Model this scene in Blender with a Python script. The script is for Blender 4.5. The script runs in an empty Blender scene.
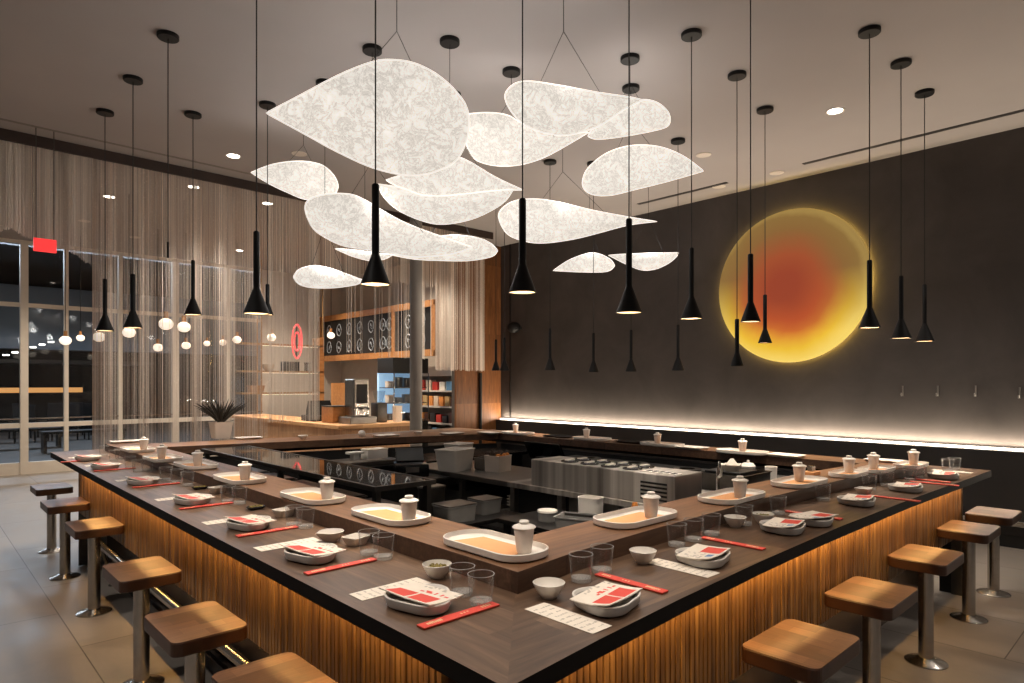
import bpy, bmesh, math, random
from mathutils import Vector, Matrix
random.seed(7)
PI = math.pi
sc = bpy.context.scene
COL = sc.collection

# ------------------------------------------------------------------ camera
F = 646.0; CX = 512.0; HY = 383.0; H = 1.55
A1 = math.atan((512 + 95) / F); S = math.sin(A1); C = math.cos(A1)
cd = bpy.data.cameras.new('camera'); cam = bpy.data.objects.new('camera', cd); COL.objects.link(cam)
cam.location = (0, 0, H); cam.rotation_euler = (PI / 2, 0, -A1)
cd.sensor_fit = 'HORIZONTAL'; cd.sensor_width = 36; cd.lens = F / 1024 * 36
cd.shift_y = (HY - 341.5) / 1024; cd.clip_end = 200; cd.clip_start = .05
sc.camera = cam

# points of the room read off the photograph: depth, a level, or a wall plane
def dep(x, y, d):
    t = (x - CX) / F
    return Vector((d * (S + C * t), d * (C - S * t), H + (HY - y) / F * d))
def at(x, y, z): return dep(x, y, F * (H - z) / (y - HY))
def onX(x, y, X): return dep(x, y, X / (S + C * (x - CX) / F))
def onY(x, y, Y): return dep(x, y, Y / (C - S * (x - CX) / F))

CEIL = 3.97; ZC = .93; ZL = .995; WX = 7.7; CY = 7.9; WY = 13.7

# ------------------------------------------------------------------ mesh helpers
def box(bm, x0, x1, y0, y1, z0, z1, mi=0):
    v = [bm.verts.new(p) for p in ((x0,y0,z0),(x1,y0,z0),(x1,y1,z0),(x0,y1,z0),(x0,y0,z1),(x1,y0,z1),(x1,y1,z1),(x0,y1,z1))]
    for f in ((3,2,1,0),(4,5,6,7),(0,1,5,4),(1,2,6,5),(2,3,7,6),(3,0,4,7)):
        bm.faces.new([v[i] for i in f]).material_index = mi
    return v
def bx(*a, bev=0.0):
    bm = bmesh.new(); box(bm, *a)
    if bev: bevel(bm, bev)
    return bm
def bevel(bm, w, seg=2):
    bmesh.ops.bevel(bm, geom=list(bm.edges), offset=w, segments=seg, affect='EDGES', profile=.6)
def prism(bm, pts, z0, z1, mi=0):
    a = [bm.verts.new((p[0], p[1], z0)) for p in pts]; b = [bm.verts.new((p[0], p[1], z1)) for p in pts]
    n = len(pts)
    fs = [bm.faces.new(a[::-1]), bm.faces.new(b)]
    for i in range(n): fs.append(bm.faces.new((a[i], a[(i+1) % n], b[(i+1) % n], b[i])))
    for f in fs: f.material_index = mi
    return fs
def lathe(bm, prof, n=24, c=(0,0,0), mi=0, sx=1, sy=1):
    rings = []
    for r, z in prof:
        if r < 1e-6: rings.append([bm.verts.new((c[0], c[1], c[2] + z))])
        else: rings.append([bm.verts.new((c[0] + r*sx*math.cos(2*PI*i/n), c[1] + r*sy*math.sin(2*PI*i/n), c[2] + z)) for i in range(n)])
    for a, b in zip(rings, rings[1:]):
        for i in range(n):
            j = (i + 1) % n
            if len(a) == 1 and len(b) == 1: continue
            if len(a) == 1: f = bm.faces.new((a[0], b[j], b[i]))
            elif len(b) == 1: f = bm.faces.new((a[i], a[j], b[0]))
            else: f = bm.faces.new((a[i], a[j], b[j], b[i]))
            f.material_index = mi
def rrect(w, h, r, n=6):
    pts = []
    for cx, cy, a0 in ((w/2-r, h/2-r, 0), (-w/2+r, h/2-r, PI/2), (-w/2+r, -h/2+r, PI), (w/2-r, -h/2+r, 1.5*PI)):
        for i in range(n + 1):
            a = a0 + PI/2*i/n; pts.append((cx + r*math.cos(a), cy + r*math.sin(a)))
    return pts
def loft(bm, rings, cap0=True, cap1=True, mi=0):
    vs = [[bm.verts.new(p) for p in r] for r in rings]; n = len(rings[0])
    for a, b in zip(vs, vs[1:]):
        for i in range(n): bm.faces.new((a[i], a[(i+1) % n], b[(i+1) % n], b[i])).material_index = mi
    if cap0: bm.faces.new(vs[0][::-1]).material_index = mi
    if cap1: bm.faces.new(vs[-1]).material_index = mi
def tube(bm, pts, r, n=8, closed=False, mi=0):
    pts = [Vector(p) for p in pts]; m = len(pts); rings = []
    for i, p in enumerate(pts):
        a = pts[(i-1) % m] if (closed or i > 0) else p; b = pts[(i+1) % m] if (closed or i < m-1) else p
        t = (b - a).normalized(); u = t.orthogonal().normalized() if abs(t.z) > .95 else t.cross(Vector((0,0,1))).normalized()
        w = t.cross(u); rr = r[i] if isinstance(r, (list, tuple)) else r
        rings.append([bm.verts.new(p + (u*math.cos(2*PI*k/n) + w*math.sin(2*PI*k/n))*rr) for k in range(n)])
    q = list(zip(rings, rings[1:])) + ([(rings[-1], rings[0])] if closed else [])
    for a, b in q:
        for k in range(n): bm.faces.new((a[k], a[(k+1) % n], b[(k+1) % n], b[k])).material_index = mi
    if not closed:
        bm.faces.new(rings[0][::-1]).material_index = mi; bm.faces.new(rings[-1]).material_index = mi
def obj(name, bm, mats, parent=None, smooth=False, loc=None, label=None):
    bmesh.ops.recalc_face_normals(bm, faces=bm.faces)
    me = bpy.data.meshes.new(name); bm.to_mesh(me); bm.free()
    for m in (mats if isinstance(mats, (list, tuple)) else [mats]): me.materials.append(m)
    if smooth:
        me.polygons.foreach_set('use_smooth', [True]*len(me.polygons))
        me.set_sharp_from_angle(angle=math.radians(38))
    o = bpy.data.objects.new(name, me); COL.objects.link(o)
    if parent: o.parent = parent
    if loc is not None: o.location = loc
    if label: o['label'] = label
    return o
def tag(o, label, cat, group=None, kind=None):
    o['label'] = label; o['category'] = cat
    if group: o['group'] = group
    if kind: o['kind'] = kind
    return o
def thing(name, label, cat, loc=(0,0,0), rotz=0, group=None):
    o = bpy.data.objects.new(name, None); COL.objects.link(o); o.empty_display_size = .1
    o.location = loc; o.rotation_euler = (0, 0, rotz)
    return tag(o, label, cat, group)
def struct(name, bm, m, parent=None, smooth=False, loc=None):
    o = obj(name, bm, m, parent, smooth, loc)
    if parent is None: o['kind'] = 'structure'
    return o
def dup(root, loc, rotz, label, group=None):
    r = root.copy(); COL.objects.link(r); r.location = loc; r.rotation_euler = (0, 0, rotz); r['label'] = label
    if group: r['group'] = group
    for ch in list(root.children):
        c = ch.copy(); COL.objects.link(c); c.parent = r
        for g in ch.children:
            d = g.copy(); COL.objects.link(d); d.parent = c
    return r
class Kind:
    """first use places the built thing itself, later uses copy it with its parts"""
    def __init__(self, maker, group): self.maker = maker; self.group = group; self.root = None
    def put(self, loc, rotz, label):
        if self.root is None:
            self.root = self.maker(label); r = self.root
            r.location = loc; r.rotation_euler = (0, 0, rotz); r['label'] = label; r['group'] = self.group
            return r
        return dup(self.root, loc, rotz, label, self.group)

# ------------------------------------------------------------------ materials
def srgb(r, g, b):
    f = lambda c: (c/255/12.92) if c/255 <= .04045 else ((c/255 + .055)/1.055)**2.4
    return (f(r), f(g), f(b), 1)
class NT:
    def __init__(self, name):
        self.m = bpy.data.materials.new(name); self.m.use_nodes = True; self.t = self.m.node_tree
        self.p = self.t.nodes['Principled BSDF']; self.out = self.t.nodes['Material Output']
    def n(self, typ, **k):
        x = self.t.nodes.new(typ)
        for a, v in k.items():
            if a.startswith('i_'): x.inputs[a[2:].replace('_', ' ')].default_value = v
            else: setattr(x, a, v)
        return x
    def l(self, a, b): self.t.links.new(a, b)
    def coord(self, scale=(1,1,1), rot=(0,0,0), which='Object'):
        tc = self.n('ShaderNodeTexCoord'); mp = self.n('ShaderNodeMapping')
        mp.inputs['Scale'].default_value = scale; mp.inputs['Rotation'].default_value = rot
        self.l(tc.outputs[which], mp.inputs['Vector']); return mp.outputs['Vector']
    def noise(self, vec, scale, detail=4, rough=.55, dist=0):
        x = self.n('ShaderNodeTexNoise'); x.inputs['Scale'].default_value = scale; x.inputs['Detail'].default_value = detail
        x.inputs['Roughness'].default_value = rough; x.inputs['Distortion'].default_value = dist
        self.l(vec, x.inputs['Vector']); return x.outputs['Fac']
    def ramp(self, fac, stops):
        x = self.n('ShaderNodeValToRGB'); e = x.color_ramp.elements
        while len(e) < len(stops): e.new(.5)
        for k, (p, c) in zip(e, stops): k.position = p; k.color = c
        self.l(fac, x.inputs['Fac']); return x.outputs['Color']
    def mix(self, fac, a, b, mode='MIX'):
        x = self.n('ShaderNodeMix', data_type='RGBA', blend_type=mode)
        for s, v in ((0, fac), (6, a), (7, b)):
            if hasattr(v, 'is_linked'): self.l(v, x.inputs[s])
            else: x.inputs[s].default_value = v
        return x.outputs[2]
    def math(self, op, a, b=0.0):
        x = self.n('ShaderNodeMath', operation=op)
        for i, v in enumerate((a, b)):
            if hasattr(v, 'is_linked'): self.l(v, x.inputs[i])
            else: x.inputs[i].default_value = v
        return x.outputs[0]
    def bump(self, h, st=.2, dist=.01):
        x = self.n('ShaderNodeBump'); x.inputs['Strength'].default_value = st; x.inputs['Distance'].default_value = dist
        self.l(h, x.inputs['Height']); self.l(x.outputs[0], self.p.inputs['Normal'])
    def base(self, c):
        if hasattr(c, 'is_linked'): self.l(c, self.p.inputs['Base Color'])
        else: self.p.inputs['Base Color'].default_value = c
    def set(self, rough=.5, metal=0, spec=.5):
        self.p.inputs['Roughness'].default_value = rough; self.p.inputs['Metallic'].default_value = metal
        self.p.inputs['Specular IOR Level'].default_value = spec; return self
def plain(name, c, rough=.5, metal=0, var=.12, sc_=14, spec=.5, bump=0):
    t = NT(name).set(rough, metal, spec); v = t.noise(t.coord(), sc_, 3)
    lo = tuple(x*(1-var) for x in c[:3]) + (1,); hi = tuple(min(1, x*(1+var)) for x in c[:3]) + (1,)
    t.base(t.ramp(v, [(.3, lo), (.7, hi)]))
    if bump: t.bump(v, bump, .004)
    return t.m
def wood(name, dark, mid, light, axis='X', board=.11, rough=.45, grain=1.0, spec=.4, stagger=1.2, vary=.8):
    """boards along an axis: staggered board tones, stretched grain"""
    t = NT(name).set(rough, 0, spec)
    rot = (0,0,0) if axis == 'X' else ((0,0,PI/2) if axis == 'Y' else (0,PI/2,0))
    v = t.coord((1,1,1), rot)
    br = t.n('ShaderNodeTexBrick', offset=.37, squash=1); t.l(v, br.inputs['Vector'])
    br.inputs['Color1'].default_value = (0,0,0,1); br.inputs['Color2'].default_value = (1,1,1,1); br.inputs['Mortar'].default_value = (.2,.2,.2,1)
    br.inputs['Scale'].default_value = 1; br.inputs['Mortar Size'].default_value = .0008; br.inputs['Brick Width'].default_value = stagger; br.inputs['Row Height'].default_value = board
    mp = t.n('ShaderNodeMapping'); mp.inputs['Scale'].default_value = (1.4, 16, 16); t.l(v, mp.inputs['Vector'])
    off = t.n('ShaderNodeVectorMath', operation='ADD'); t.l(mp.outputs[0], off.inputs[0])
    sc2 = t.n('ShaderNodeVectorMath', operation='SCALE'); t.l(br.outputs['Color'], sc2.inputs[0]); sc2.inputs['Scale'].default_value = 7
    t.l(sc2.outputs[0], off.inputs[1])
    g = t.noise(off.outputs[0], 2.2*grain, 6, .62, .8)
    k = t.math('ADD', t.math('MULTIPLY', g, .75), t.math('MULTIPLY', br.outputs['Color'], .25*vary))
    t.base(t.ramp(k, [(.25, dark), (.5, mid), (.75, light)]))
    t.bump(g, .08, .003)
    return t.m
def emit(name, c, st):
    t = NT(name); t.p.inputs['Base Color'].default_value = c; t.p.inputs['Emission Color'].default_value = c
    v = t.noise(t.coord(), 3, 2); r = t.ramp(v, [(0, tuple(x*.93 for x in c[:3]) + (1,)), (1, c)])
    t.l(r, t.p.inputs['Emission Color']); t.p.inputs['Emission Strength'].default_value = st
    return t.m
def glass(name, col=(1,1,1,1), rough=0.0):
    t = NT(name); t.p.inputs['Transmission Weight'].default_value = 1; t.p.inputs['IOR'].default_value = 1.45
    t.base(col); t.p.inputs['Roughness'].default_value = rough
    return t.m
def pane(name, tint=(.92,.95,.97,1), k=.05, edge=.45, glint=0.0):
    t = NT(name); tr = t.n('ShaderNodeBsdfTransparent'); tr.inputs[0].default_value = tint
    gl = t.n('ShaderNodeBsdfGlossy'); gl.inputs['Roughness'].default_value = .03
    if glint:
        df = t.n('ShaderNodeBsdfDiffuse'); df.inputs[0].default_value = (.9, .88, .85, 1); m2 = t.n('ShaderNodeMixShader'); m2.inputs[0].default_value = glint  # share of diffuse white standing in for highlights on clear glass
        t.l(gl.outputs[0], m2.inputs[1]); t.l(df.outputs[0], m2.inputs[2]); gl = m2
    lw = t.n('ShaderNodeLayerWeight'); lw.inputs['Blend'].default_value = .5
    mx = t.n('ShaderNodeMixShader'); t.l(t.math('ADD', t.math('MULTIPLY', t.math('POWER', lw.outputs['Facing'], 4.0), edge), k), mx.inputs[0])
    t.l(tr.outputs[0], mx.inputs[1]); t.l(gl.outputs[0], mx.inputs[2]); t.l(mx.outputs[0], t.out.inputs['Surface'])
    t.t.nodes.remove(t.p); return t.m

M = {}
# floor: large grey porcelain tiles
t = NT('grey_floor_tile').set(.42, 0, .4); v = t.coord((1,1,1), (0,0,PI/2))
br = t.n('ShaderNodeTexBrick', offset=.5); t.l(v, br.inputs['Vector'])
br.inputs['Color1'].default_value = srgb(158,148,138); br.inputs['Color2'].default_value = srgb(144,134,125); br.inputs['Mortar'].default_value = srgb(82,74,68)
br.inputs['Scale'].default_value = 1; br.inputs['Brick Width'].default_value = 1.5; br.inputs['Row Height'].default_value = .75; br.inputs['Mortar Size'].default_value = .0035
nv = t.noise(t.coord((1.6,1,1)), 2.6, 7, .62, .6)
t.base(t.mix(.8, br.outputs['Color'], t.ramp(nv, [(.3, (.55,.55,.55,1)), (.7, (1,1,1,1))]), 'MULTIPLY'))
t.l(t.ramp(nv, [(.3, (.3,.3,.3,1)), (.7, (.52,.52,.52,1))]), t.p.inputs['Roughness'])
M['floor'] = t.m
M['ceil'] = plain('ceiling_plaster', srgb(168,162,159), .9, 0, .04, .8, .1)
t = NT('charcoal_plaster').set(.75, 0, .25); nv = t.noise(t.coord(), 1.3, 8, .6, .4)
t.base(t.ramp(nv, [(.3, srgb(70,65,62)), (.7, srgb(88,82,78))])); t.bump(nv, .12, .01); M['char'] = t.m
M['char_dark'] = plain('dark_wainscot', srgb(42,38,36), .6, 0, .15, 2)
M['black'] = plain('black_matte', srgb(20,19,18), .55, 0, .1)
M['black_gloss'] = plain('black_gloss', srgb(16,16,17), .16, 0, .1)
M['mirror_black'] = plain('polished_black_glass', srgb(22,21,21), .03, 0, .1, 14, 1.0); M['blackmetal'] = plain('black_powder_metal', srgb(15,14,14), .5, 0, .1, 14, .25)
M['walnutX'] = wood('walnut_top_x', srgb(58,41,31), srgb(98,75,58), srgb(138,110,86), 'X', .15, .36, .8)
M['walnutY'] = wood('walnut_top_y', srgb(62,45,34), srgb(104,80,62), srgb(146,116,92), 'Y', .15, .36, .8)
M['ledgeX'] = wood('walnut_ledge_x', srgb(80,54,36), srgb(120,84,58), srgb(150,110,78), 'X', .14, .4, .8)
M['ledgeY'] = wood('walnut_ledge_y', srgb(80,56,40), srgb(116,84,60), srgb(145,108,80), 'Y', .14, .4, .8)
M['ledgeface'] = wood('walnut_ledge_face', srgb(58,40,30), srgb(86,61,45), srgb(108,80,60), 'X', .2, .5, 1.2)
M['slabedge'] = plain('dark_slab_edge', srgb(15,9,7), .7, 0, .2, 8, .15)
t = NT('oak_slats').set(.45, 0, .35); v = t.coord((9,9,.8)); nv = t.noise(v, 3, 5)
t.base(t.ramp(nv, [(.3, srgb(86,58,34)), (.5, srgb(124,90,54)), (.7, srgb(158,120,74))])); M['slat'] = t.m
M['slatback'] = plain('slat_backing', srgb(66,42,26), .6, 0, .2)
M['kick'] = plain('bronze_kick_plate', srgb(104,84,68), .22, .75, .08, 5)
M['steel'] = plain('brushed_steel', srgb(178,172,165), .25, 1, .08, 20)
t = NT('kitchen_steel').set(.34, .62, .5); nv = t.noise(t.coord((.6, 5, .05)), 1.4, 4, .6)
t.base(t.ramp(nv, [(.3, srgb(96,90,85)), (.5, srgb(182,175,168)), (.70, srgb(244,238,230))])); M['ksteel'] = t.m  # dark and pale bands paint reflections into the steel colour
M['steel_dark'] = plain('dark_steel', srgb(96,93,90), .35, 1, .1, 20)
M['steel_sat'] = plain('satin_steel', srgb(150,145,140), .33, .9, .08, 10)
t = NT('butcher_block').set(.38, 0, .45); v = t.coord()
br = t.n('ShaderNodeTexBrick', offset=.5); t.l(v, br.inputs['Vector']); br.inputs['Color1'].default_value = (0,0,0,1); br.inputs['Color2'].default_value = (1,1,1,1); br.inputs['Mortar'].default_value = (.3,.3,.3,1)
br.inputs['Scale'].default_value = 1; br.inputs['Brick Width'].default_value = .16; br.inputs['Row Height'].default_value = .062; br.inputs['Mortar Size'].default_value = .0006
gv = t.n('ShaderNodeMapping'); gv.inputs['Scale'].default_value = (3, 30, 10); t.l(v, gv.inputs['Vector']); g = t.noise(gv.outputs[0], 3, 5)
k = t.math('ADD', t.math('MULTIPLY', br.outputs['Color'], .5), t.math('MULTIPLY', g, .5))
t.base(t.ramp(k, [(.15, srgb(78,56,42)), (.5, srgb(112,82,62)), (.85, srgb(144,110,84))])); M['block'] = t.m
M['seatedge'] = plain('dark_seat_edge', srgb(62,36,20), .4, 0, .25, 12)
M['ceramic'] = plain('white_porcelain', srgb(232,224,214), .28, 0, .03, 20)
M['ceramic_cup'] = plain('ribbed_porcelain', srgb(222,208,196), .4, 0, .05, 60)
M['glaze_grey'] = plain('grey_glaze', srgb(182,176,170), .35, 0, .08, 20)
M['liner'] = plain('peach_tray_liner', srgb(226,164,108), .7, 0, .04, 10)
M['paper'] = plain('cream_paper', srgb(238,226,210), .8, 0, .03, 30)
M['paper_mark'] = plain('grey_print', srgb(196,184,170), .8, 0, .1, 40)
M['red'] = plain('red_print', srgb(228,78,64), .6, 0, .05, 30)
M['rededge'] = plain('orange_paper_edge', srgb(176,58,26), .6, 0, .08, 30)
M['gold'] = plain('cream_lettering', srgb(244,206,160), .6, 0, .05, 30)
M['blue'] = plain('blue_print', srgb(92,132,180), .6, 0, .05, 30)
M['herb'] = plain('pickled_greens', srgb(128,112,50), .6, 0, .5, 90)
M['food'] = plain('orange_relish', srgb(206,128,50), .6, 0, .3, 90)
M['glass'] = glass('clear_glass')
M['tumbler'] = pane('tumbler_glass', (.97,.965,.96,1), .03, .75, .30); M['glassrim'] = pane('glass_rim', (.95,.94,.92,1), .45, .4, .6); M['glassbase'] = pane('glass_base', (.93,.92,.90,1), .34, .5, .45); M['pane'] = pane('window_pane', (.92,.95,.97,1), .03, .4); M['casepane'] = pane('case_glass', (.8,.82,.84,1), .04)  # whitened tumbler wall, rim and base have their glints painted in
M['alu'] = plain('pale_aluminium', srgb(226,218,206), .5, .1, .04, 5)
M['white'] = plain('white_paint', srgb(214,204,192), .6, 0, .04, 5)
M['bin'] = plain('white_plastic', srgb(236,230,222), .45, 0, .04, 10)
M['greybin'] = plain('grey_plastic', srgb(128,126,124), .5, 0, .08, 10)
M['bulb'] = emit('warm_bulb', (1, .82, .60, 1), 45)
M['can'] = emit('downlight_lens', (1, .92, .80, 1), 9)
M['globe'] = emit('globe_glass', (1, .86, .70, 1), 1.25)
M['led'] = emit('white_led', (1, .86, .70, 1), 9)
M['shelfled'] = emit('shelf_led', (1, .84, .64, 1), 1.6); M['ledwarm'] = emit('amber_led', (1, .50, .13, 1), 9)
M['cone_in'] = plain('pale_lining', srgb(246,222,190), .5, 0, .03, 10)
M['brown'] = plain('brown_valance', srgb(52,36,28), .6, 0, .2, 6)
M['cedarZ'] = wood('cedar_cladding', srgb(84,50,26), srgb(124,78,42), srgb(158,106,64), 'Z', .13, .5, .9)
M['cafewood'] = wood('cafe_wood', srgb(150,112,80), srgb(190,146,106), srgb(214,172,130), 'Z', .22, .5, .8)
M['cafetop'] = wood('cafe_top', srgb(170,120,78), srgb(208,156,106), srgb(226,178,128), 'X', .3, .45, .8)
M['oakframe'] = wood('oak_frame', srgb(150,100,56), srgb(186,130,78), srgb(206,152,98), 'X', .2, .5, .8)
M['brass'] = plain('brass', srgb(190,150,104), .35, .7, .08, 10)
M['slate'] = plain('blackboard', srgb(30,27,26), .7, 0, .2, 8)
M['chalk'] = plain('chalk', srgb(178,188,198), .9, 0, .2, 60)
M['concrete'] = plain('grey_column_paint', srgb(128,121,114), .6, 0, .05, 2)
M['leaf'] = plain('dark_leaf', srgb(44,38,30), .5, 0, .4, 30)
M['leaf2'] = plain('brown_succulent', srgb(78,60,46), .55, 0, .4, 40)
M['pot'] = plain('pale_pot', srgb(226,212,198), .55, 0, .05, 10)
M['hallfloor'] = plain('hall_floor', srgb(84,82,80), .5, 0, .1, 1)
M['hallgrey'] = plain('hall_ceiling_reflection', srgb(128,136,146), .8, 0, .1, .6)
M['halldark'] = plain('hall_dark', srgb(24,21,20), .7, 0, .4, 1.5)
M['halllight'] = emit('hall_shelf_light', (1, .45, .14, 1), .8)
M['redsign'] = emit('red_sign', (1, .045, .045, 1), .9)
M['neon'] = emit('red_neon', (1, .09, .10, 1), 1.1)
M['fridge'] = emit('fridge_light', (.45, .72, 1, 1), .55)
# chain curtain: thin metal strands
def chain(name, a, b):
    t = NT(name).set(.45, .2, .5)
    v = t.coord((34, 34, .15)); s = t.noise(v, 1.0, 3, .6)
    q = t.noise(t.coord((70, 70, 70)), 1.0, 2, .5)
    c = t.ramp(s, [(.33, a), (.67, b)])
    t.base(t.mix(t.ramp(q, [(.62, (0,0,0,1)), (.72, (1,1,1,1))]), c, (1, .9, .78, 1)))  # pale specks paint sparkle onto the strands
    return t.m
M['chain'] = chain('bronze_chain', srgb(186,166,150), srgb(242,228,214))
M['chainpale'] = chain('pale_chain', srgb(198,184,170), srgb(246,236,224))
# paper lamp: glowing fibre paper
t = NT('glowing_fibre_paper').set(.8, 0, .2); v = t.coord()
n1 = t.noise(v, 13, 10, .72, .7); n2 = t.noise(v, 34, 6, .66, .9)
r1 = t.math('ABSOLUTE', t.math('SUBTRACT', n1, .5)); r2 = t.math('ABSOLUTE', t.math('SUBTRACT', n2, .5))
ve = t.math('MULTIPLY', t.ramp(r1, [(0, (.42,.42,.42,1)), (.05, (1,1,1,1))]), t.ramp(r2, [(0, (.62,.62,.62,1)), (.05, (1,1,1,1))]))
big = t.ramp(t.noise(v, 2.4, 4), [(.3, (.80,.80,.80,1)), (.7, (1,1,1,1))])
pc = t.mix(1.0, t.mix(ve, (.42,.37,.31,1), (.98,.91,.82,1)), big, 'MULTIPLY')
t.base((.22,.21,.19,1)); t.l(pc, t.p.inputs['Emission Color']); t.p.inputs['Emission Strength'].default_value = 1.0
M['lampshade'] = t.m
M['rim'] = emit('shade_edge', (1, .93, .85, 1), .86)
# backlit disc: red heart sinking through orange to yellow, ochre at the top
t = NT('backlit_sun').set(.6, 0, .2); tc = t.n('ShaderNodeTexCoord'); sp = t.n('ShaderNodeSeparateXYZ'); t.l(tc.outputs['Object'], sp.inputs[0])
y_ = t.math('ADD', sp.outputs['Y'], -.05); z_ = t.math('ADD', sp.outputs['Z'], 0.02)
wob = t.math('MULTIPLY', t.math('SUBTRACT', t.noise(tc.outputs['Object'], 2.4, 3), .5), .16)
d = t.math('ADD', t.math('SQRT', t.math('ADD', t.math('MULTIPLY', y_, y_), t.math('MULTIPLY', z_, z_))), wob)
c_low = t.ramp(d, [(.16, srgb(154,64,38)), (.40, srgb(190,80,40)), (.52, srgb(206,108,44)), (.62, srgb(226,154,50)), (.74, srgb(240,192,56)), (.88, srgb(250,214,104))])
hz = t.ramp(t.math('ADD', t.math('MULTIPLY', sp.outputs['Z'], -1.05), .36), [(.20, (0,0,0,1)), (.95, (1,1,1,1))])
top = t.ramp(d, [(.18, srgb(150,62,38)), (.40, srgb(160,76,42)), (.54, srgb(148,88,48)), (.68, srgb(136,98,52)), (.84, srgb(138,106,56)), (.90, srgb(160,130,70))])
t.l(t.mix(hz, top, c_low), t.p.inputs['Emission Color']); t.p.inputs['Emission Strength'].default_value = .97; t.base((.02,.015,.01,1))
M['sun'] = t.m
M['sunglow'] = emit('disc_halo_led', (1, .66, .16, 1), 22)

# ------------------------------------------------------------------ room shell
struct('floor', bx(-1.5, 8.2, -1.5, WY + .3, -.1, 0), M['floor'])
bm = bmesh.new(); box(bm, -2.0, 8.2, -2.0, WY + .3, CEIL, CEIL + .15)
struct('ceiling', bm, M['ceil'])
struct('wall_right', bx(WX, WX + .3, -1.5, 8.95, 0, CEIL), M['char'])
struct('wall_back', bx(6.69, WX + .3, 8.52, 8.60, 0, CEIL), M['char'])
struct('wall_cafe', bx(7.4, WX, 8.60, WY + .3, 0, CEIL), M['white'])
# panel joint lines on the dark wall
tr = struct('trim_1', bx(WX - .012, WX, 8.22, 8.25, .95, CEIL), M['black'])
# wainscot bench-back below the light line, steel rail and black base
struct('trim_2', bx(WX - .13, WX, -1.5, 8.47, .12, .905, bev=.004), M['char_dark'])
struct('baseboard_right', bx(WX - .11, WX, -1.5, 8.47, 0, .12), M['black'])
# ceiling slots
struct('trim_3', bx(7.20, 7.26, -1.5, 3.0, CEIL - .004, CEIL), M['char_dark'])
struct('trim_4', bx(7.20, 7.26, 3.9, 5.2, CEIL - .004, CEIL), M['char_dark'])
struct('trim_5', bx(.6, 3.3, 7.50, 7.54, CEIL - .004, CEIL), M['concrete'])
# valance that carries the chain curtain
struct('trim_6', bx(-.8, 6.90, CY - .115, CY - .085, CEIL - .105, CEIL), M['brown'])

# glazed front: frames and panes
def px_x(px): return onY(px, HY, WY).x
def window(n, p0, p1, mull, w0=.055):
    X0, X1 = px_x(p0), px_x(p1); bm = bmesh.new()
    box(bm, X0 - w0, X0 + w0, WY - .06, WY + .08, 0, CEIL)
    for m in mull:
        x = px_x(m); box(bm, x - .032, x + .032, WY - .05, WY + .06, 0, CEIL)
    box(bm, X0, X1, WY - .042, WY + .052, 0.0, .20)
    box(bm, X0, X1, WY - .042, WY + .052, .79, .87)
    box(bm, X0, X1, WY - .042, WY + .052, 2.84, 2.91)
    box(bm, X0, X1, WY - .042, WY + .052, CEIL - .06, CEIL)
    o = struct('window_%d' % n, bm, M['alu'])
    obj('pane', bx(X0, X1, WY, WY + .012, .20, CEIL - .06), M['pane'], o)
    obj('handrail', bx(X0, X1, WY - .04, WY - .02, .93, .955), M['steel'], o)
window(1, -70, 24, [-20]); window(2, 24, 175, [66, 120]); window(3, 175, 262, [228])
X3 = px_x(262)
struct('wall_window_side', bx(X3, 7.4, WY, WY + .3, 0, CEIL), M['white'])

# ------------------------------------------------------------------ the hall beyond the glass
struct('floor_hall', bx(-6, 12, WY + .3, 30, -.1, -.005), M['hallfloor'])
struct('ceiling_hall', bx(-6, 12, WY + .3, 30, 5.0, 5.1), M['halldark'])
struct('wall_hall', bx(-6, 12, 29.5, 30, 0, 5), M['halldark'])
struct('trim_7', bx(-6, 12, 23.5, 24.0, 2.55, 4.4), M['hallgrey'])  # added panel, its grey-blue stands in for the ceiling mirrored in the glass
def hallp(px, Y): return onY(px, HY, Y).x
t_ = thing('hall_bar', 'far dark bar with an amber lit shelf, seen through the tall windows', 'bar counter', (hallp(35, 26), 26, 0))
obj('body', bx(-2.2, 2.4, -.3, .3, 0, 1.25, bev=.01), M['black'], t_)
obj('lit_shelf', bx(-1.35, 1.25, -.38, -.30, 1.24, 1.40, bev=.01), M['halllight'], t_)
obj('canopy', bx(-2.6, 3.4, -.4, .4, 2.18, 2.30), M['steel_dark'], t_)
bm = bmesh.new(); box(bm, -2.5, -2.4, -.1, .0, 0, 2.2); box(bm, 3.2, 3.3, -.1, .0, 0, 2.2); obj('post', bm, M['black'], t_)
for i in range(6):
    q = onY(6 + i*9, 355 - i*2.6, 22.5); bm = bmesh.new(); lathe(bm, [(0,-.015),(.07,-.015),(.07,.015),(0,.015)], 12)
    o = obj('hall_downlight', bm, M['can'], loc=(q.x, 22.5, q.z))
    tag(o, 'small white hall light beyond the glass, %s from the left in the slanting row' % ['first','second','third','fourth','fifth','last'][i], 'light', 'row of hall lights beyond the glass')
def hall_bench(px, Y, lab):
    g = thing('bench', lab, 'bench', (hallp(px, Y), Y, 0))
    obj('seat', bx(-.8, .8, -.22, .22, .42, .48, bev=.01), M['black'], g)
    for s in (-1, 1): obj('leg', bx(s*.75-.03, s*.75+.03, -.2, .2, 0, .42), M['black'], g)
hall_bench(84, 17.5, 'low black bench in the hall behind the window, left of the curtain')
hall_bench(20, 19, 'low black bench in the hall behind the leftmost window mullion')
random.seed(3)
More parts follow.
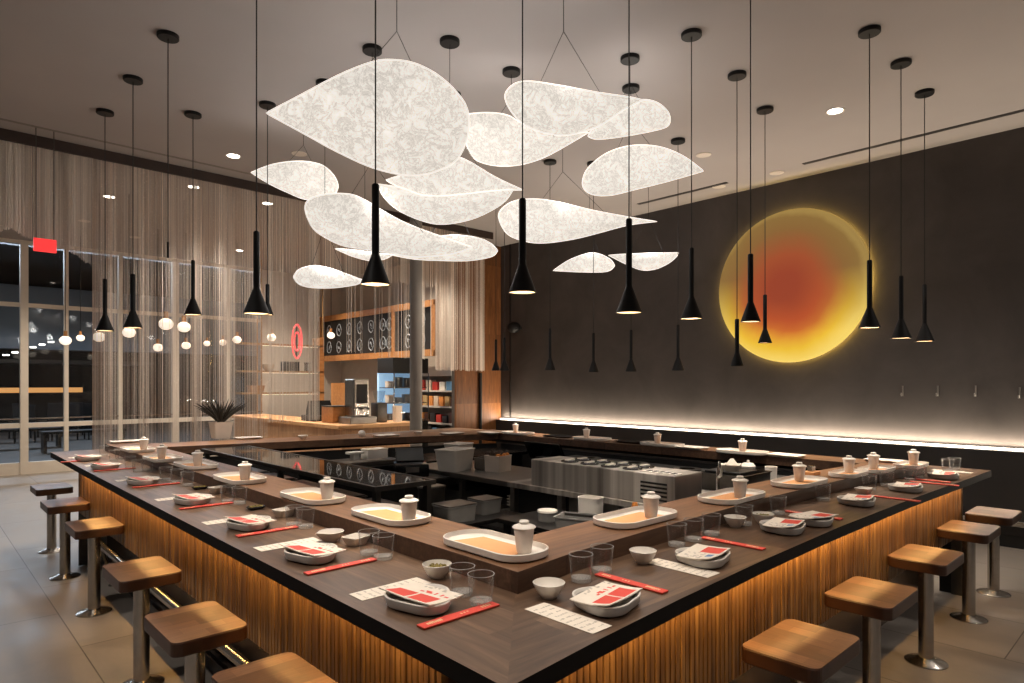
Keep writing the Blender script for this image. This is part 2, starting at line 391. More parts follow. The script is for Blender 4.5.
for i in range(7):
    q = onY(5 + i*15, 395, 21 + (i % 2)*1.6); 
    g = thing('hall_chair', 'dark hall chair in the shadow beyond the glass, %s from the left' % ['first','second','third','fourth','fifth','sixth','seventh'][i], 'chair', (q.x, q.y, 0), random.uniform(0, 6), 'chairs in the dark hall')
    obj('seat', bx(-.22, .22, -.22, .22, .44, .48, bev=.01), M['steel_dark'], g)
    obj('backrest', bx(-.22, .22, .19, .22, .48, .98, bev=.01), M['halldark'], g)
    for a in (-1, 1):
        for b in (-1, 1): obj('leg', bx(a*.2-.015, a*.2+.015, b*.2-.015, b*.2+.015, 0, .44), M['black'], g)

# ------------------------------------------------------------------ the bar: counter ring
LO = [(.891,.963), (.898,1.36), (.905,2.25), (.915,3.6), (.93,5.2), (.95,7.05)]
RO = [(.891,.963), (1.226,.994), (1.62,1.021), (2.164,1.045), (2.94,1.062), (3.9,1.055), (4.815,1.030), (5.62,1.012)]
LI = [(1.31,1.37), (1.315,2.3), (1.32,3.7), (1.325,5.4), (1.33,6.85)]      # foot of the raised ledge, left
RI = [(1.31,1.37), (1.6,1.405), (2.0,1.42), (3.0,1.435), (4.2,1.395), (5.10,1.28)]
LJ = [(1.60,1.665), (1.60,2.3), (1.60,3.7), (1.605,5.4), (1.61,6.15)]       # inner edge of the ledge
RJ = [(1.60,1.665), (2.0,1.685), (3.0,1.705), (4.2,1.66), (4.79,1.60)]
BJ = [(1.61,6.15), (2.6,5.93), (3.3,5.75), (4.76,5.28)]                     # far ledge on the left, inner edge
QJ = [(4.79,1.60), (4.80,2.5), (4.76,4.0), (4.76,5.28)]                     # far ledge on the right, inner edge
far_c = (5.62, 7.05)
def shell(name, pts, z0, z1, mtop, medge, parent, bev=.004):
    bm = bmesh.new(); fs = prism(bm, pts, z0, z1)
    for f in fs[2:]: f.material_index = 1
    bmesh.ops.triangulate(bm, faces=fs[:2])
    return obj(name, bm, [mtop, medge], parent)
T = thing('bar_worktop', 'dark walnut worktop running all round the square sushi bar', 'counter')
shell('left_top', LO[::-1] + [(1.45,1.52)] + [(1.46,7.05)], ZC - .045, ZC, M['walnutY'], M['slabedge'], T)
shell('right_top', RO + [(5.62,1.5), (1.45,1.52)], ZC - .045, ZC, M['walnutX'], M['slabedge'], T)
shell('far_left_top', [(1.46,6.3), (4.9,5.75), (5.62,6.0), far_c, (1.46,7.05)], ZC - .045, ZC, M['walnutX'], M['slabedge'], T)
shell('far_right_top', [(5.0,1.5), (5.62,1.5), (5.62,6.0), (4.9,5.75)], ZC - .045, ZC, M['walnutY'], M['slabedge'], T)
L = thing('raised_ledge', 'raised walnut ledge that carries the trays along the inner edge of the bar', 'ledge')
zb = ZC + .0005
shell('left_ledge', LI[::-1] + LJ + [(1.62,6.85)], zb, ZL, M['ledgeY'], M['ledgeface'], L)
shell('right_ledge', RI + [(5.10,1.60)] + RJ[::-1], zb, ZL, M['ledgeX'], M['ledgeface'], L)
shell('far_left_ledge', BJ[::-1] + [(1.62,6.6), (3.4,6.3), (5.1,5.75)], zb, ZL, M['ledgeX'], M['ledgeface'], L)
shell('far_right_ledge', [(5.10,1.60)] + [(5.10,5.75)] + QJ[::-1], zb, ZL, M['ledgeY'], M['ledgeface'], L)
# dark carcass below the ring, inner faces
P = thing('bar_carcass', 'black panelled inside of the bar, under the ledges', 'cabinet')
def wallstrip(name, pts, off, z0, z1, m):
    """vertical panel following a polyline, thickness off to its left side"""
    bm = bmesh.new(); n = len(pts)
    inn = []
    for i, p in enumerate(pts):
        a = Vector(pts[max(0, i-1)]); b = Vector(pts[min(n-1, i+1)]); d = (b - a).normalized(); inn.append((p[0] - d.y*off, p[1] + d.x*off))
    prism(bm, list(pts) + inn[::-1], z0, z1); bmesh.ops.triangulate(bm, faces=[f for f in bm.faces if len(f.verts) > 4])
    return obj(name, bm, m, P)
wallstrip('left_panel', LJ, .05, .02, ZC - .046, M['black']); wallstrip('right_panel', RJ, -.05, .02, ZC - .046, M['black'])
wallstrip('far_left_panel', [(p[0], p[1]+.03) for p in BJ], .05, .02, ZC - .046, M['black']); wallstrip('far_right_panel', [(p[0]+.03, p[1]) for p in QJ], -.05, .02, ZC - .046, M['black'])
# trim line under the far ledges
# slatted fronts
SLX = 1.09; SLY = 1.197; SB = .45
def slat_front(name, lab, along, a0, a1, plane, sgn, bow):
    g = thing(name, lab, 'bar front')
    def place(bm, u0, u1, v0, v1, z0, z1):
        if along == 'Y': box(bm, v0, v1, u0, u1, z0, z1)
        else: box(bm, u0, u1, v0, v1, z0, z1)
    bm = bmesh.new(); place(bm, a0, a1, plane + .012, plane + .05, SB, ZC - .046); obj('backing_panel', bm, M['slatback'], g)
    bm = bmesh.new(); u = a0; w = .020
    while u < a1 - w:
        place(bm, u, u + w, plane - .014 + random.uniform(-.002, .002), plane + .012, SB, ZC - .046); u += w + .009
    obj('slats', bm, M['slat'], g)
    bm = bmesh.new(); place(bm, a0, a1, plane + .19, plane + .21, 0.002, SB); obj('kick_plate', bm, M['kick'], g)
    bm = bmesh.new(); place(bm, a0, a1, plane + .051, plane + .19, SB, SB + .03); obj('soffit', bm, M['slatback'], g)
    bm = bmesh.new(); place(bm, a0, a1, plane - .06, plane - .045, ZC - .052, ZC - .046); obj('led_strip', bm, M['ledwarm'], g)
    bm = bmesh.new(); place(bm, a0, a1, plane - .072, plane - .064, ZC - .088, ZC - .046); obj('strip_light_shield', bm, M['black'], g)  # unseen lip, made deep to keep amber light off the seats
    bm = bmesh.new(); place(bm, a1 - .012, a1, plane - .02, plane + .05, .004, ZC - .046); obj('end_trim', bm, M['steel_dark'], g)
    return g
slat_front('slatted_front', 'slatted oak front of the left bar side, lit amber from under the worktop', 'Y', SLY + .235, 6.50, SLX, 1, None)
slat_front('slatted_front', 'slatted oak front of the right bar side, lit amber from under the worktop', 'X', SLX - .016, 5.60, SLY, 1, None)
o = obj('closing_panel', bx(1.11, 1.55, 6.51, 6.56, 0, ZC - .046), M['concrete']); tag(o, 'pale end panel closing the far left end of the bar', 'panel')
o = obj('end_post', bx(5.62, 5.72, 1.23, 1.33, 0, .80, bev=.006), M['black']); tag(o, 'short black post beside the right end of the slatted front', 'post')
# foot rail on the left
R_ = thing('foot_rail', 'polished steel foot rail along the left bar front', 'rail')
bm = bmesh.new(); tube(bm, [(1.075, 1.5, .33), (1.075, 6.2, .33)], .026, 14); obj('tube', bm, M['steel'], R_, True)
for y in (1.9, 2.85, 3.8, 4.75, 5.7):
    bm = bmesh.new(); tube(bm, [(1.075, y, .33), (1.10, y, .26), (1.16, y, .02), (1.16, y, .004)], .012, 8); lathe(bm, [(0,0),(.03,0),(.03,.008),(0,.008)], 12, (1.16, y, .001)); obj('bracket', bm, M['steel_dark'], R_, True)
o = obj('toe_strip', bx(1.20, 1.229, 1.5, 6.2, 0, .07, bev=.004), M['steel_dark']); tag(o, 'dark steel toe strip on the floor under the foot rail', 'strip')

# ------------------------------------------------------------------ stools
SEAT = .60
def make_stool(lab):
    g = thing('bar_stool', lab, 'stool')
    bm = bmesh.new(); pts = rrect(.28, .415, .034, 5)
    r0 = [(x*.985, y*.985, SEAT - .055) for x, y in pts]; r1 = [(x, y, SEAT - .05) for x, y in pts]; r2 = [(x, y, SEAT - .006) for x, y in pts]; r3 = [(x*.985, y*.985, SEAT) for x, y in pts]
    loft(bm, [r0, r1, r2, r3]); bm.faces.ensure_lookup_table()
    for f in bm.faces:
        if f.normal.z < .5 and f.calc_center_median().z < SEAT - .001: f.material_index = 1
    obj('seat', bm, [M['block'], M['seatedge']], g)
    bm = bmesh.new(); lathe(bm, [(0,0),(.06,0),(.06,.008),(0,.008)], 20, (0,0,SEAT-.0635)); obj('seat_plate', bm, M['blackmetal'], g, True)
    bm = bmesh.new(); lathe(bm, [(0,0),(.037,0),(.037,SEAT-.078),(0,SEAT-.078)], 24, (0,0,.014)); obj('pedestal', bm, M['steel'], g, True)
    bm = bmesh.new(); lathe(bm, [(0,0),(.105,0),(.105,.006),(.095,.012),(.055,.022),(.04,.03),(0,.03)], 32); obj('floor_flange', bm, M['steel'], g, True)
    return g
stool = Kind(make_stool, 'fixed stools round the bar')
for (px, py), lab in zip([(51.6,486),(68.7,501.5),(94.5,523.5),(141.5,568),(195,620),(277,682)],
    ['wooden bar stool farthest along the left bar side', 'wooden bar stool on the left side, second from the windows', 'wooden bar stool on the left side, third from the windows',
     'left-side wooden bar stool whose whole steel post and flange show', 'wooden bar stool on the left side, second from the picture bottom', 'wooden bar stool seat cut off by the bottom edge, left of the bar corner']):
    q = at(px, py, SEAT); stool.put((min(q.x, .932 if q.y < 6.5 else 2), q.y, 0), 0, lab)
for (px, py), lab in zip([(801.5,641.5),(871.5,591),(922.5,553.5),(962.5,526.5),(993.5,512)],
    ['wooden bar stool nearest on the right side, cut by the bottom edge', 'wooden bar stool on the right side, second from the near one', 'wooden bar stool on the right side, middle of the five',
     'wooden bar stool on the right side, beside the end of the slatted front', 'wooden bar stool farthest right, beyond the bar end by the dark wall']):
    q = at(px, py, SEAT); stool.put((q.x, min(q.y, 1.04), 0), PI/2, lab)
#NEXT
# ------------------------------------------------------------------ tableware
def make_tray(lab):
    g = thing('serving_tray', lab, 'tray'); w, h, r = .41, .20, .085
    P_ = lambda k: rrect(w - 2*k, h - 2*k, r - k, 10)
    R = lambda k, z: [(x, y, z) for x, y in P_(k)]
    bm = bmesh.new(); loft(bm, [R(.012, 0), R(.002, .006), R(0, .026), R(.006, .027), R(.010, .012), R(.018, .008)])
    obj('rim_dish', bm, M['ceramic'], g, True)
    bm = bmesh.new(); prism(bm, [(-.155, -.055), (-.125, .062), (.115, .062), (.135, -.068), (-.11, -.072)], .0085, .0097); obj('paper_liner', bm, M['liner'], g)
    return g
def make_flat(lab):
    g = thing('flat_tray', lab, 'tray'); w, h, r = .40, .20, .03
    bm = bmesh.new(); R = lambda k, z: [(x, y, z) for x, y in rrect(w - 2*k, h - 2*k, r, 4)]
    loft(bm, [R(.02, 0), R(.0, .016), R(.008, .017), R(.026, .007)]); obj('dish', bm, M['ceramic'], g, True); return g
def make_plate_black(lab):
    g = thing('black_plate', lab, 'plate'); bm = bmesh.new(); R = lambda k, z: [(x, y, z) for x, y in rrect(.34 - 2*k, .18 - 2*k, .05, 6)]
    loft(bm, [R(.03, 0), R(.0, .016), R(.006, .017), R(.03, .008)]); obj('dish', bm, M['black_gloss'], g, True); return g
def make_cup(lab):
    g = thing('lidded_cup', lab, 'cup'); n = 48; bm = bmesh.new()
    prof = [(.021,0),(.0235,.003),(.0255,.02),(.0290,.05),(.0325,.078),(.0315,.080),(.029,.070),(.022,.008)]
    rings = []
    for r, z in prof:
        fl = .0007 if .003 < z < .077 else 0
        rings.append([((r + (fl if i % 2 else -fl))*math.cos(2*PI*i/n), (r + (fl if i % 2 else -fl))*math.sin(2*PI*i/n), z) for i in range(n)])
    loft(bm, rings); o = obj('cup_body', bm, M['ceramic_cup'], g, True)
    bm = bmesh.new(); lathe(bm, [(0,.0805),(.036,.0805),(.0385,.083),(.036,.087),(.024,.092),(.016,.094),(0,.0945)], 36); l_ = obj('lid', bm, M['ceramic'], g, True)
    bm = bmesh.new(); lathe(bm, [(0,.094),(.013,.094),(.0165,.098),(.0165,.102),(.013,.105),(0,.106)], 24); obj('knob', bm, M['ceramic'], l_, True)
    return g
def make_plate(lab):
    g = thing('rounded_plate', lab, 'plate')
    def R(k, z, n=48):
        pts = []
        for i in range(n):
            a = 2*PI*i/n; r = .096 + .010*math.cos(3*a + .6) + .004*math.cos(2*a)
            pts.append(((r - k)*math.cos(a), (r - k)*math.sin(a)*.93, z))
        return pts
    bm = bmesh.new(); loft(bm, [R(.020,0), R(.006,.006), R(0,.022), R(0,.030), R(.004,.0315), R(.010,.024), R(.020,.012), R(.05,.0105)])
    bm.faces.ensure_lookup_table(); bm.normal_update()
    obj('dish', bm, [M['glaze_grey']], g, True)
    bm = bmesh.new(); a, b, c, d_ = R(-.0008,.0295), R(-.0002,.0322), R(.0045,.0322), R(.0105,.0245); loft(bm, [a, b, c, d_], False, False)
    obj('white_rim', bm, M['ceramic'], g, True); return g
def make_napkin(style):
    def mk(lab):
        g = thing('printed_napkin', lab, 'napkin'); nu, nv = 26, 16; w, h = .198, .125; bm = bmesh.new()
        def pos(i, j, dz):
            u, v = i/nu - .5, j/nv - .5
            z = .0095 + .005*(abs(v)*2)**2 + .007*max(0, -u)*2*max(0, -v)*2 - .004*max(0, v)*2 + dz
            return (u*w, v*h + .012*u, z)
        top = [[bm.verts.new(pos(i, j, .003)) for j in range(nv + 1)] for i in range(nu + 1)]
        bot = [[bm.verts.new(pos(i, j, 0)) for j in range(nv + 1)] for i in range(nu + 1)]
        rnd = random.Random(style)
        for i in range(nu):
            for j in range(nv):
                u, v = (i + .5)/nu, (j + .5)/nv; mi = 0
                if style == 0:
                    if (.08 < u < .46 and .06 < v < .52) or (.51 < u < .90 and .06 < v < .52): mi = 1
                    elif .60 < v < .76 and .35 < u < .92 and rnd.random() < .6: mi = 1
                    elif v > .82 and rnd.random() < .25: mi = 2
                else:
                    if .50 < u < .94 and .08 < v < .60: mi = 1
                    elif .18 < u < .38 and .10 < v < .30: mi = 3
                    elif .05 < u < .45 and .4 < v < .9 and rnd.random() < .25: mi = 2
                bm.faces.new((top[i][j], top[i+1][j], top[i+1][j+1], top[i][j+1])).material_index = mi
                bm.faces.new((bot[i][j], bot[i][j+1], bot[i+1][j+1], bot[i+1][j]))
        for i in range(nu):
            bm.faces.new((top[i][0], bot[i][0], bot[i+1][0], top[i+1][0])); bm.faces.new((top[i][nv], top[i+1][nv], bot[i+1][nv], bot[i][nv]))
        for j in range(nv):
            bm.faces.new((top[0][j], top[0][j+1], bot[0][j+1], bot[0][j])); bm.faces.new((top[nu][j], bot[nu][j], bot[nu][j+1], top[nu][j+1]))
        obj('folded_sheet', bm, [M['paper'], M['red'], M['paper_mark'], M['blue']], g, True)
        return g
    return mk
def make_mat(lab):
    g = thing('menu_slip', lab, 'paper slip'); bm = bmesh.new(); w, h = .078, .24; nu, nv = 22, 60; rnd = random.Random(5)
    box(bm, -w/2, w/2, -h/2, h/2, 0, .0009); obj('sheet', bm, M['paper'], g)
    bm = bmesh.new()
    for j in range(9):
        y = -h/2 + .018 + j*.024; x = -w/2 + .008
        while x < w/2 - .012:
            l_ = rnd.uniform(.003, .010)
            if rnd.random() < .85: box(bm, x, x + l_, y, y + rnd.uniform(.003, .008), .0009, .0011)
            x += l_ + .003
    obj('printed_lines', bm, M['paper_mark'], g); return g
def make_sleeve(lab):
    g = thing('chopstick_sleeve', lab, 'chopsticks'); bm = bmesh.new(); w, h = .034, .255
    box(bm, -w/2, w/2, -h/2, h/2, 0, .006); bevel(bm, .0012, 1)
    for f in bm.faces:
        if f.normal.z < .5 and f.calc_center_median().z < .0058: f.material_index = 1
    rnd = random.Random(2); y = -h/2 + .02
    for k in range(8): box(bm, -.006 + rnd.uniform(-.002, .001), .006, y, y + .0045, .006, .0064, 2); y += .0062
    for k in range(3): box(bm, -.004, .004 - k*.0015, .002 + k*.011, .007 + k*.011, .006, .0064, 2)
    for k in range(4): box(bm, -.007, .005, .075 + k*.009, .080 + k*.009, .006, .0064, 2)
    obj('paper_cover', bm, [M['red'], M['rededge'], M['gold']], g); return g
def bowl_prof(bm, r, h, mi=0, sx=1, sy=1):
    lathe(bm, [(0,0),(r*.45,0),(r*.5,.004),(r*.72,h*.35),(r*.93,h*.8),(r,h),(r*.97,h+.001),(r*.9,h*.82),(r*.68,h*.4),(r*.4,.008),(0,.007)], 36, mi=mi, sx=sx, sy=sy)
def make_bowl(fill):
    def mk(lab):
        g = thing('sauce_bowl', lab, 'bowl'); bm = bmesh.new(); bowl_prof(bm, .047, .044); obj('bowl_body', bm, M['ceramic'], g, True)
        if fill:
            bm = bmesh.new(); rnd = random.Random(3); lathe(bm, [(0,.026),(.037,.026),(.034,.031),(0,.034)], 20)
            for k in range(26):
                a = rnd.uniform(0, 2*PI); r = rnd.uniform(0, .03); bmesh.ops.create_icosphere(bm, subdivisions=1, radius=rnd.uniform(.004, .007), matrix=Matrix.Translation((r*math.cos(a), r*math.sin(a), .034)))
            obj('relish', bm, M['herb'], g)
        return g
    return mk
def make_spout(lab):
    g = thing('spouted_bowl', lab, 'bowl'); n = 36; bm = bmesh.new(); R = []
    for r, z in [(.022,0),(.024,.004),(.036,.015),(.046,.032),(.05,.040),(.048,.041),(.043,.032),(.03,.012),(.012,.008)]:
        ring = []
        for i in range(n):
            a = 2*PI*i/n; k = math.exp(-((a - PI)/.28)**2)*.016*(z/.041)
            ring.append(((r + k)*math.cos(a), r*math.sin(a), z))
        R.append(ring)
    loft(bm, R); obj('bowl_body', bm, M['ceramic'], g, True); return g
def make_sq(lab):
    g = thing('square_dish', lab, 'dish'); bm = bmesh.new(); R = lambda w, z: [(x, y, z) for x, y in rrect(w, w*.9, .008, 3)]
    loft(bm, [R(.055, 0), R(.062, .004), R(.086, .034), R(.082, .035), R(.056, .008)]); obj('dish_body', bm, M['ceramic'], g, True); return g
def make_long(lab):
    g = thing('relish_dish', lab, 'dish'); bm = bmesh.new(); R = lambda w, h, z: [(x, y, z) for x, y in rrect(w, h, .012, 4)]
    loft(bm, [R(.065, .04, 0), R(.085, .052, .014), R(.080, .047, .015), R(.065, .035, .006)]); obj('dish_body', bm, M['black_gloss'], g, True)
    bm = bmesh.new(); rnd = random.Random(4); box(bm, -.03, .03, -.015, .015, .0062, .013)
    for k in range(30): bmesh.ops.create_icosphere(bm, subdivisions=1, radius=.005, matrix=Matrix.Translation((rnd.uniform(-.03, .03), rnd.uniform(-.014, .014), .014)))
    obj('pickles', bm, M['herb'], g); return g
def make_glass(lab):
    g = thing('water_glass', lab, 'glass'); bm = bmesh.new()
    lathe(bm, [(.0312,.013),(.0385,.084),(.0375,.085),(.0365,.084),(.0300,.013)], 36); obj('clear_wall', bm, M['tumbler'], g, True)
    bm = bmesh.new(); tube(bm, [(.0375*math.cos(2*PI*i/32), .0375*math.sin(2*PI*i/32), .0845) for i in range(32)], .0009, 5, True); obj('rim', bm, M['glassrim'], g, True)
    bm = bmesh.new(); lathe(bm, [(0,0),(.029,0),(.031,.002),(.0316,.0128),(0,.0115)], 36); obj('thick_base', bm, M['glassbase'], g, True); return g

tray = Kind(make_tray, 'trays on the raised ledge'); flat = Kind(make_flat, 'flat trays on the raised ledge'); bplate = Kind(make_plate_black, 'black plates on the far ledge')
cup = Kind(make_cup, 'lidded cups on the trays'); plate = Kind(make_plate, 'plates round the bar'); nap0 = Kind(make_napkin(0), 'printed napkins on the plates'); nap1 = Kind(make_napkin(1), 'printed napkins on the plates')
mat_ = Kind(make_mat, 'menu slips beside the plates'); sleeve = Kind(make_sleeve, 'red chopstick sleeves'); bowl = Kind(make_bowl(False), 'sauce bowls'); bowlf = Kind(make_bowl(True), 'sauce bowls')
spout = Kind(make_spout, 'sauce bowls'); sq = Kind(make_sq, 'small square dishes'); longd = Kind(make_long, 'relish dishes'); tumbler = Kind(make_glass, 'water glasses')
RL, RR, RBL, RBR = -PI/2, 0.0, PI, PI/2
ordn = ['nearest the bar corner', 'second from the bar corner', 'third from the bar corner', 'fourth from the bar corner', 'fifth from the bar corner', 'sixth from the bar corner', 'seventh from the bar corner', 'eighth from the bar corner']
ZT = ZL + .0005
trays_ = []
def tray_cup(side, rot, lst):
    for i, (t_px, c_px) in enumerate(lst):
        q = at(t_px[0], t_px[1], ZL + .012); trays_.append(tray.put((q.x, q.y, ZT), rot, 'white peach-lined tray on the %s ledge, %s' % (side, ordn[i])))
        if side == 'right' and i > 2: trays_[-1].scale = (.78, .78, 1)
        q = at(c_px[0], c_px[1], ZL + .010); cup.put((q.x, q.y, ZT + .0098), 0, 'white lidded cup on the %s ledge tray %s' % (side, ordn[i]))
tray_cup('left', RL, [((494,545.5),(524,553)), ((390,515),(409,522)), ((312.5,496.5),(327,499.5)), ((239.5,478.5),(245,480)), ((195.8,465),(197.7,466)), ((162.5,458.3),(161.8,458.8)), ((137.5,449.5),(143.7,450))])
tray_cup('right', RR, [((636,517.5),(651,517.5)), ((732,496.5),(740,498)), ((799.5,482),(799.3,481)), ((848.5,473.7),(849,472.8)), ((876.5,469.5),(873.5,469)), ((911,465.2),(913.5,465))])
# far ledges
def far(kind, px, py, rot, lab, dz=0, z=ZT): q = at(px, py, ZL); return kind.put((q.x, q.y, z + dz), rot, lab)
for px, py, lab in [(518,434.2,'beside the cedar cladding'), (592,440,'second from the cladding'), (662,445.8,'third from the cladding'), (742,453.5,'the last to the right')]:
    far(tray, px, py, RBR, 'white tray on the far ledge by the light line, ' + lab)
for px, py, lab in [(515.5,433.4,'beside the cedar cladding'), (586.5,439.4,'second from the cladding'), (657.5,445.2,'third from the cladding'), (742.5,453.2,'nearest the right bar side')]:
    far(cup, px, py, 0, 'white lidded cup on the far ledge by the light line, ' + lab, .0099)
far(bplate, 558, 437.2, RBR, 'black plate on the far ledge, between the two cups nearest the cladding')
far(bplate, 632, 443, RBR, 'black plate on the far ledge, left of the third cup')
q = at(690, 447.5, ZL)
o = far(flat, 692, 448.6, RBR, 'flat white tray on the far ledge, just right of the third cup')
o.scale = (.62, .9, 1)
o = far(flat, 786, 456.6, RBR, 'flat white tray on the far ledge, just right of the fourth cup'); o.scale = (.62, .9, 1)
q = at(893, 462.6, ZL); o = flat.put((q.x, q.y + .05, ZT), RBR, 'flat white tray at the far right corner of the ledge, behind the last cups'); o.scale = (.62, .7, 1)
q = at(126, 442.5, ZL); flat.put((q.x, q.y, ZT), RBL, 'flat white tray at the far left corner of the ledge, by the curtain')
far(flat, 248, 438.8, RBL, 'flat white tray on the far left ledge, right of the potted plant')
far(flat, 386, 436.3, RBL, 'flat white tray right of the tipped cup on the far left ledge')
far(flat, 452, 434.2, RBL, 'flat white tray on the far left ledge, right of the grey column')
far(flat, 489, 433.6, RBR, 'flat white tray at the corner of the two far ledges')
far(bowl, 303, 439.8, 0, 'small white bowl alone on the far left ledge, below the cash register')
q = at(364, 436.2, ZL); o = cup.put((q.x - .02, q.y, ZT + .033), .4, 'white cup tipped on its side on the far left ledge'); o.rotation_euler = (PI/2, 0, -.6)
far(sq, 418, 434.6, 0, 'small white square dish on the far left ledge in front of the grey column')

# place settings
def on(px, py, dz=0): q = at(px, py, ZC + dz); return (q.x, q.y, ZC + .0006)
def setting(side, rot, i, pl, nap, nrot, mat=None, slv=None, slrot=0.0):
    w = 'plate place on the %s worktop, %s' % (side, ordn[i])
    q = at(pl[0], pl[1], ZC + .022)
    plate.put((q.x, q.y, ZC + .0006), rot, 'rounded plate under a napkin, %s worktop, %s' % (side, ordn[i]))
    nap.put((q.x, q.y, ZC + .0225), rot + nrot, 'red and cream napkin on the %s-side plate %s' % (side, ordn[i]))
    if mat:
        mx_, my_, mz_ = on(*mat)
        if side == 'left': mx_ = max(mx_, 1.068 + .006*i)
        else: my_ = max(my_, 1.145 if i == 0 else 1.19)
        mat_.put((mx_, my_, mz_), rot, 'printed paper slip beside the %s-side plate %s' % (side, ordn[i]))
    if slv: sleeve.put(on(*slv), rot + slrot, 'red chopstick sleeve beside the %s-side plate %s' % (side, ordn[i]))
NL = PI/2 + PI/2 + .1
LS = [((421,598),(388,589.5),(460,616.3)), ((313,552.5),(282,545.5),(341.5,567.3)), ((250,522.5),(224,521),(268,532.3)), ((193.5,499),(170,498.8),(207,506.4)), ((143.3,480.4),(123,480.4),(156.5,485.8)), ((105.4,465.8),(90,465.8),(115,470)), ((88,457.6),(73,457.8),(80,461.3))]
for i, (p, m_, s_) in enumerate(LS): setting('left', RL, i, p, nap0, .10, m_, s_)
RS = [((607,599),(568,618),(630,583.8)), ((704,556),(684,568.5),(732,544)), ((784,526),None,(813,515.8)), ((858,500),None,(893,498.9)), ((907,487),None,(927,480.8)), ((944.5,475),(966,472.6),None)]
for i, (p, m_, s_) in enumerate(RS): setting('right', RR, i, p, nap0 if i in (0, 5) else nap1, .12, m_, s_)
q = at(813.5, 518.5, ZC + .022); plate.put((q.x, q.y, ZC + .0006), RR, 'grey-sided rounded plate half hidden behind the third plate of the right side')
nap1.put((q.x, q.y, ZC + .0225), -.2, 'folded napkin on the plate half hidden behind another, right side')
sleeve.put(on(934, 484.2), RR + .05, 'red chopstick sleeve doubled beside the fifth plate of the right side')
def put(k, px, py, rot, lab):
    x, y, z = on(px, py)
    if k is tumbler:                     # keep the tumblers clear of the raised ledge
        if px < 500: x = min(x, 1.31 - .042)
        else: y = min(y, (1.395 if x < 3.6 else 1.395 - .115*(x - 3.6)/1.5 - .02) - .034 - (.02 if x < 1.7 else 0))
    if k is longd: x = min(x, 1.255)
    if lab.startswith('white sauce bowl left'): y -= .012
    k.put((x, y, z), rot, lab)
put(bowlf, 437, 577.5, 0, 'white bowl of green relish by the two nearest water glasses')
put(spout, 331, 541.5, 0, 'white spouted bowl on the left worktop behind the second plate')
put(sq, 356, 545, .3, 'white square dish beside the spouted bowl on the left worktop')
put(sq, 284, 516.5, .2, 'white square dish before the black relish dish, third left place')
put(longd, 277, 506.5, .1, 'black dish of pickles against the ledge at the third left place')
put(sq, 218, 493, .2, 'white square dish at the fourth left place')
put(longd, 211, 488, .1, 'black dish of pickles against the ledge at the fourth left place')
put(bowl, 549, 597.5, 0, 'white sauce bowl nearest the bar corner on the right worktop')
put(bowl, 643, 563, 0, 'white sauce bowl on the right worktop, second from the bar corner')
put(bowl, 732.5, 526.5, 0, 'white sauce bowl left of the relish bowl on the right worktop')
put(bowlf, 763, 523.5, 0, 'white bowl of relish on the right worktop before the third plate')
put(sq, 864, 494, 0, 'shallow white dish behind the fourth plate of the right side')
GL = [(462,595),(481,604),(369,554.5),(383.5,559),(294,526),(305.5,528),(228,502.5),(239.5,504),(187.5,486),(177,483),(166,480.5),(138,472),(147,471),(130,468.5),(114,461),(121,459.5),(104,456)]
GLab = ['left of the nearest pair on the left worktop', 'right of the nearest pair on the left worktop', 'left of the pair by the square dish', 'right of the pair by the square dish', 'left of the third pair from the corner', 'right of the third pair from the corner', 'left of the fourth pair from the corner', 'right of the fourth pair from the corner',
        'by the fifth left sleeve', 'just behind the fifth left sleeve', 'behind the fifth left plate', 'by the sixth left sleeve', 'right of the sixth left sleeve', 'behind the sixth left plate', 'by the seventh left plate', 'right of the seventh left plate', 'farthest on the left worktop']
for (px, py), l_ in zip(GL, GLab): put(tumbler, px, py, 0, 'clear water glass, ' + l_)
GR = [(581,581),(592,569.5),(671.5,545),(687,539.5),(702,533.5),(714,520),(775,514),(815.5,499.5),(849,488),(880.5,485.5),(900,479.5),(913,478),(936.5,470.5),(946,469)]
GRab = ['nearest the bar corner on the right worktop', 'half behind the nearest glass of the right worktop', 'left of three at the second right plate', 'middle of three at the second right plate', 'right of three at the second right plate', 'behind the plain sauce bowl on the right', 'behind the relish bowl on the right', 'alone between the third and fourth right plates', 'behind the fourth right plate',
        'by the fifth right plate', 'behind the fifth right plate', 'between the two last right plates', 'left of the pair behind the last right plate', 'right of the pair behind the last right plate']
for (px, py), l_ in zip(GR, GRab): put(tumbler, px, py, 0, 'clear water glass, ' + l_)

# potted plant on the far left ledge
def rosette(bm, n, r, h, c, rnd, w):
    for k in range(n):
        a = rnd.uniform(0, 2*PI); tl = rnd.uniform(.35, 1.2); le = rnd.uniform(.7, 1)
        p = [Vector((c[0], c[1], c[2]))]; 
        for s in (.35, .7, 1): p.append(Vector((c[0] + math.cos(a)*r*tl*s*le, c[1] + math.sin(a)*r*tl*s*le, c[2] + h*le*(s - .28*s*s*tl))))
        tube(bm, p, [w, w*1.1, w*.8, w*.12], 5)
q = at(223, 438.5, ZL); g = thing('potted_plant', 'dark spiky plant in a pale tapered pot on the far left ledge', 'plant', (q.x, q.y + .06, ZT))
bm = bmesh.new(); R = lambda w, z: [(x, y, z) for x, y in rrect(w, w, .02, 4)]
loft(bm, [R(.145, 0), R(.19, .165), R(.175, .165), R(.165, .14)]); obj('pot', bm, M['pot'], g, True)
bm = bmesh.new(); rnd = random.Random(8); rosette(bm, 60, .26, .30, (0, 0, .14), rnd, .009); obj('leaves', bm, M['leaf'], g, True)

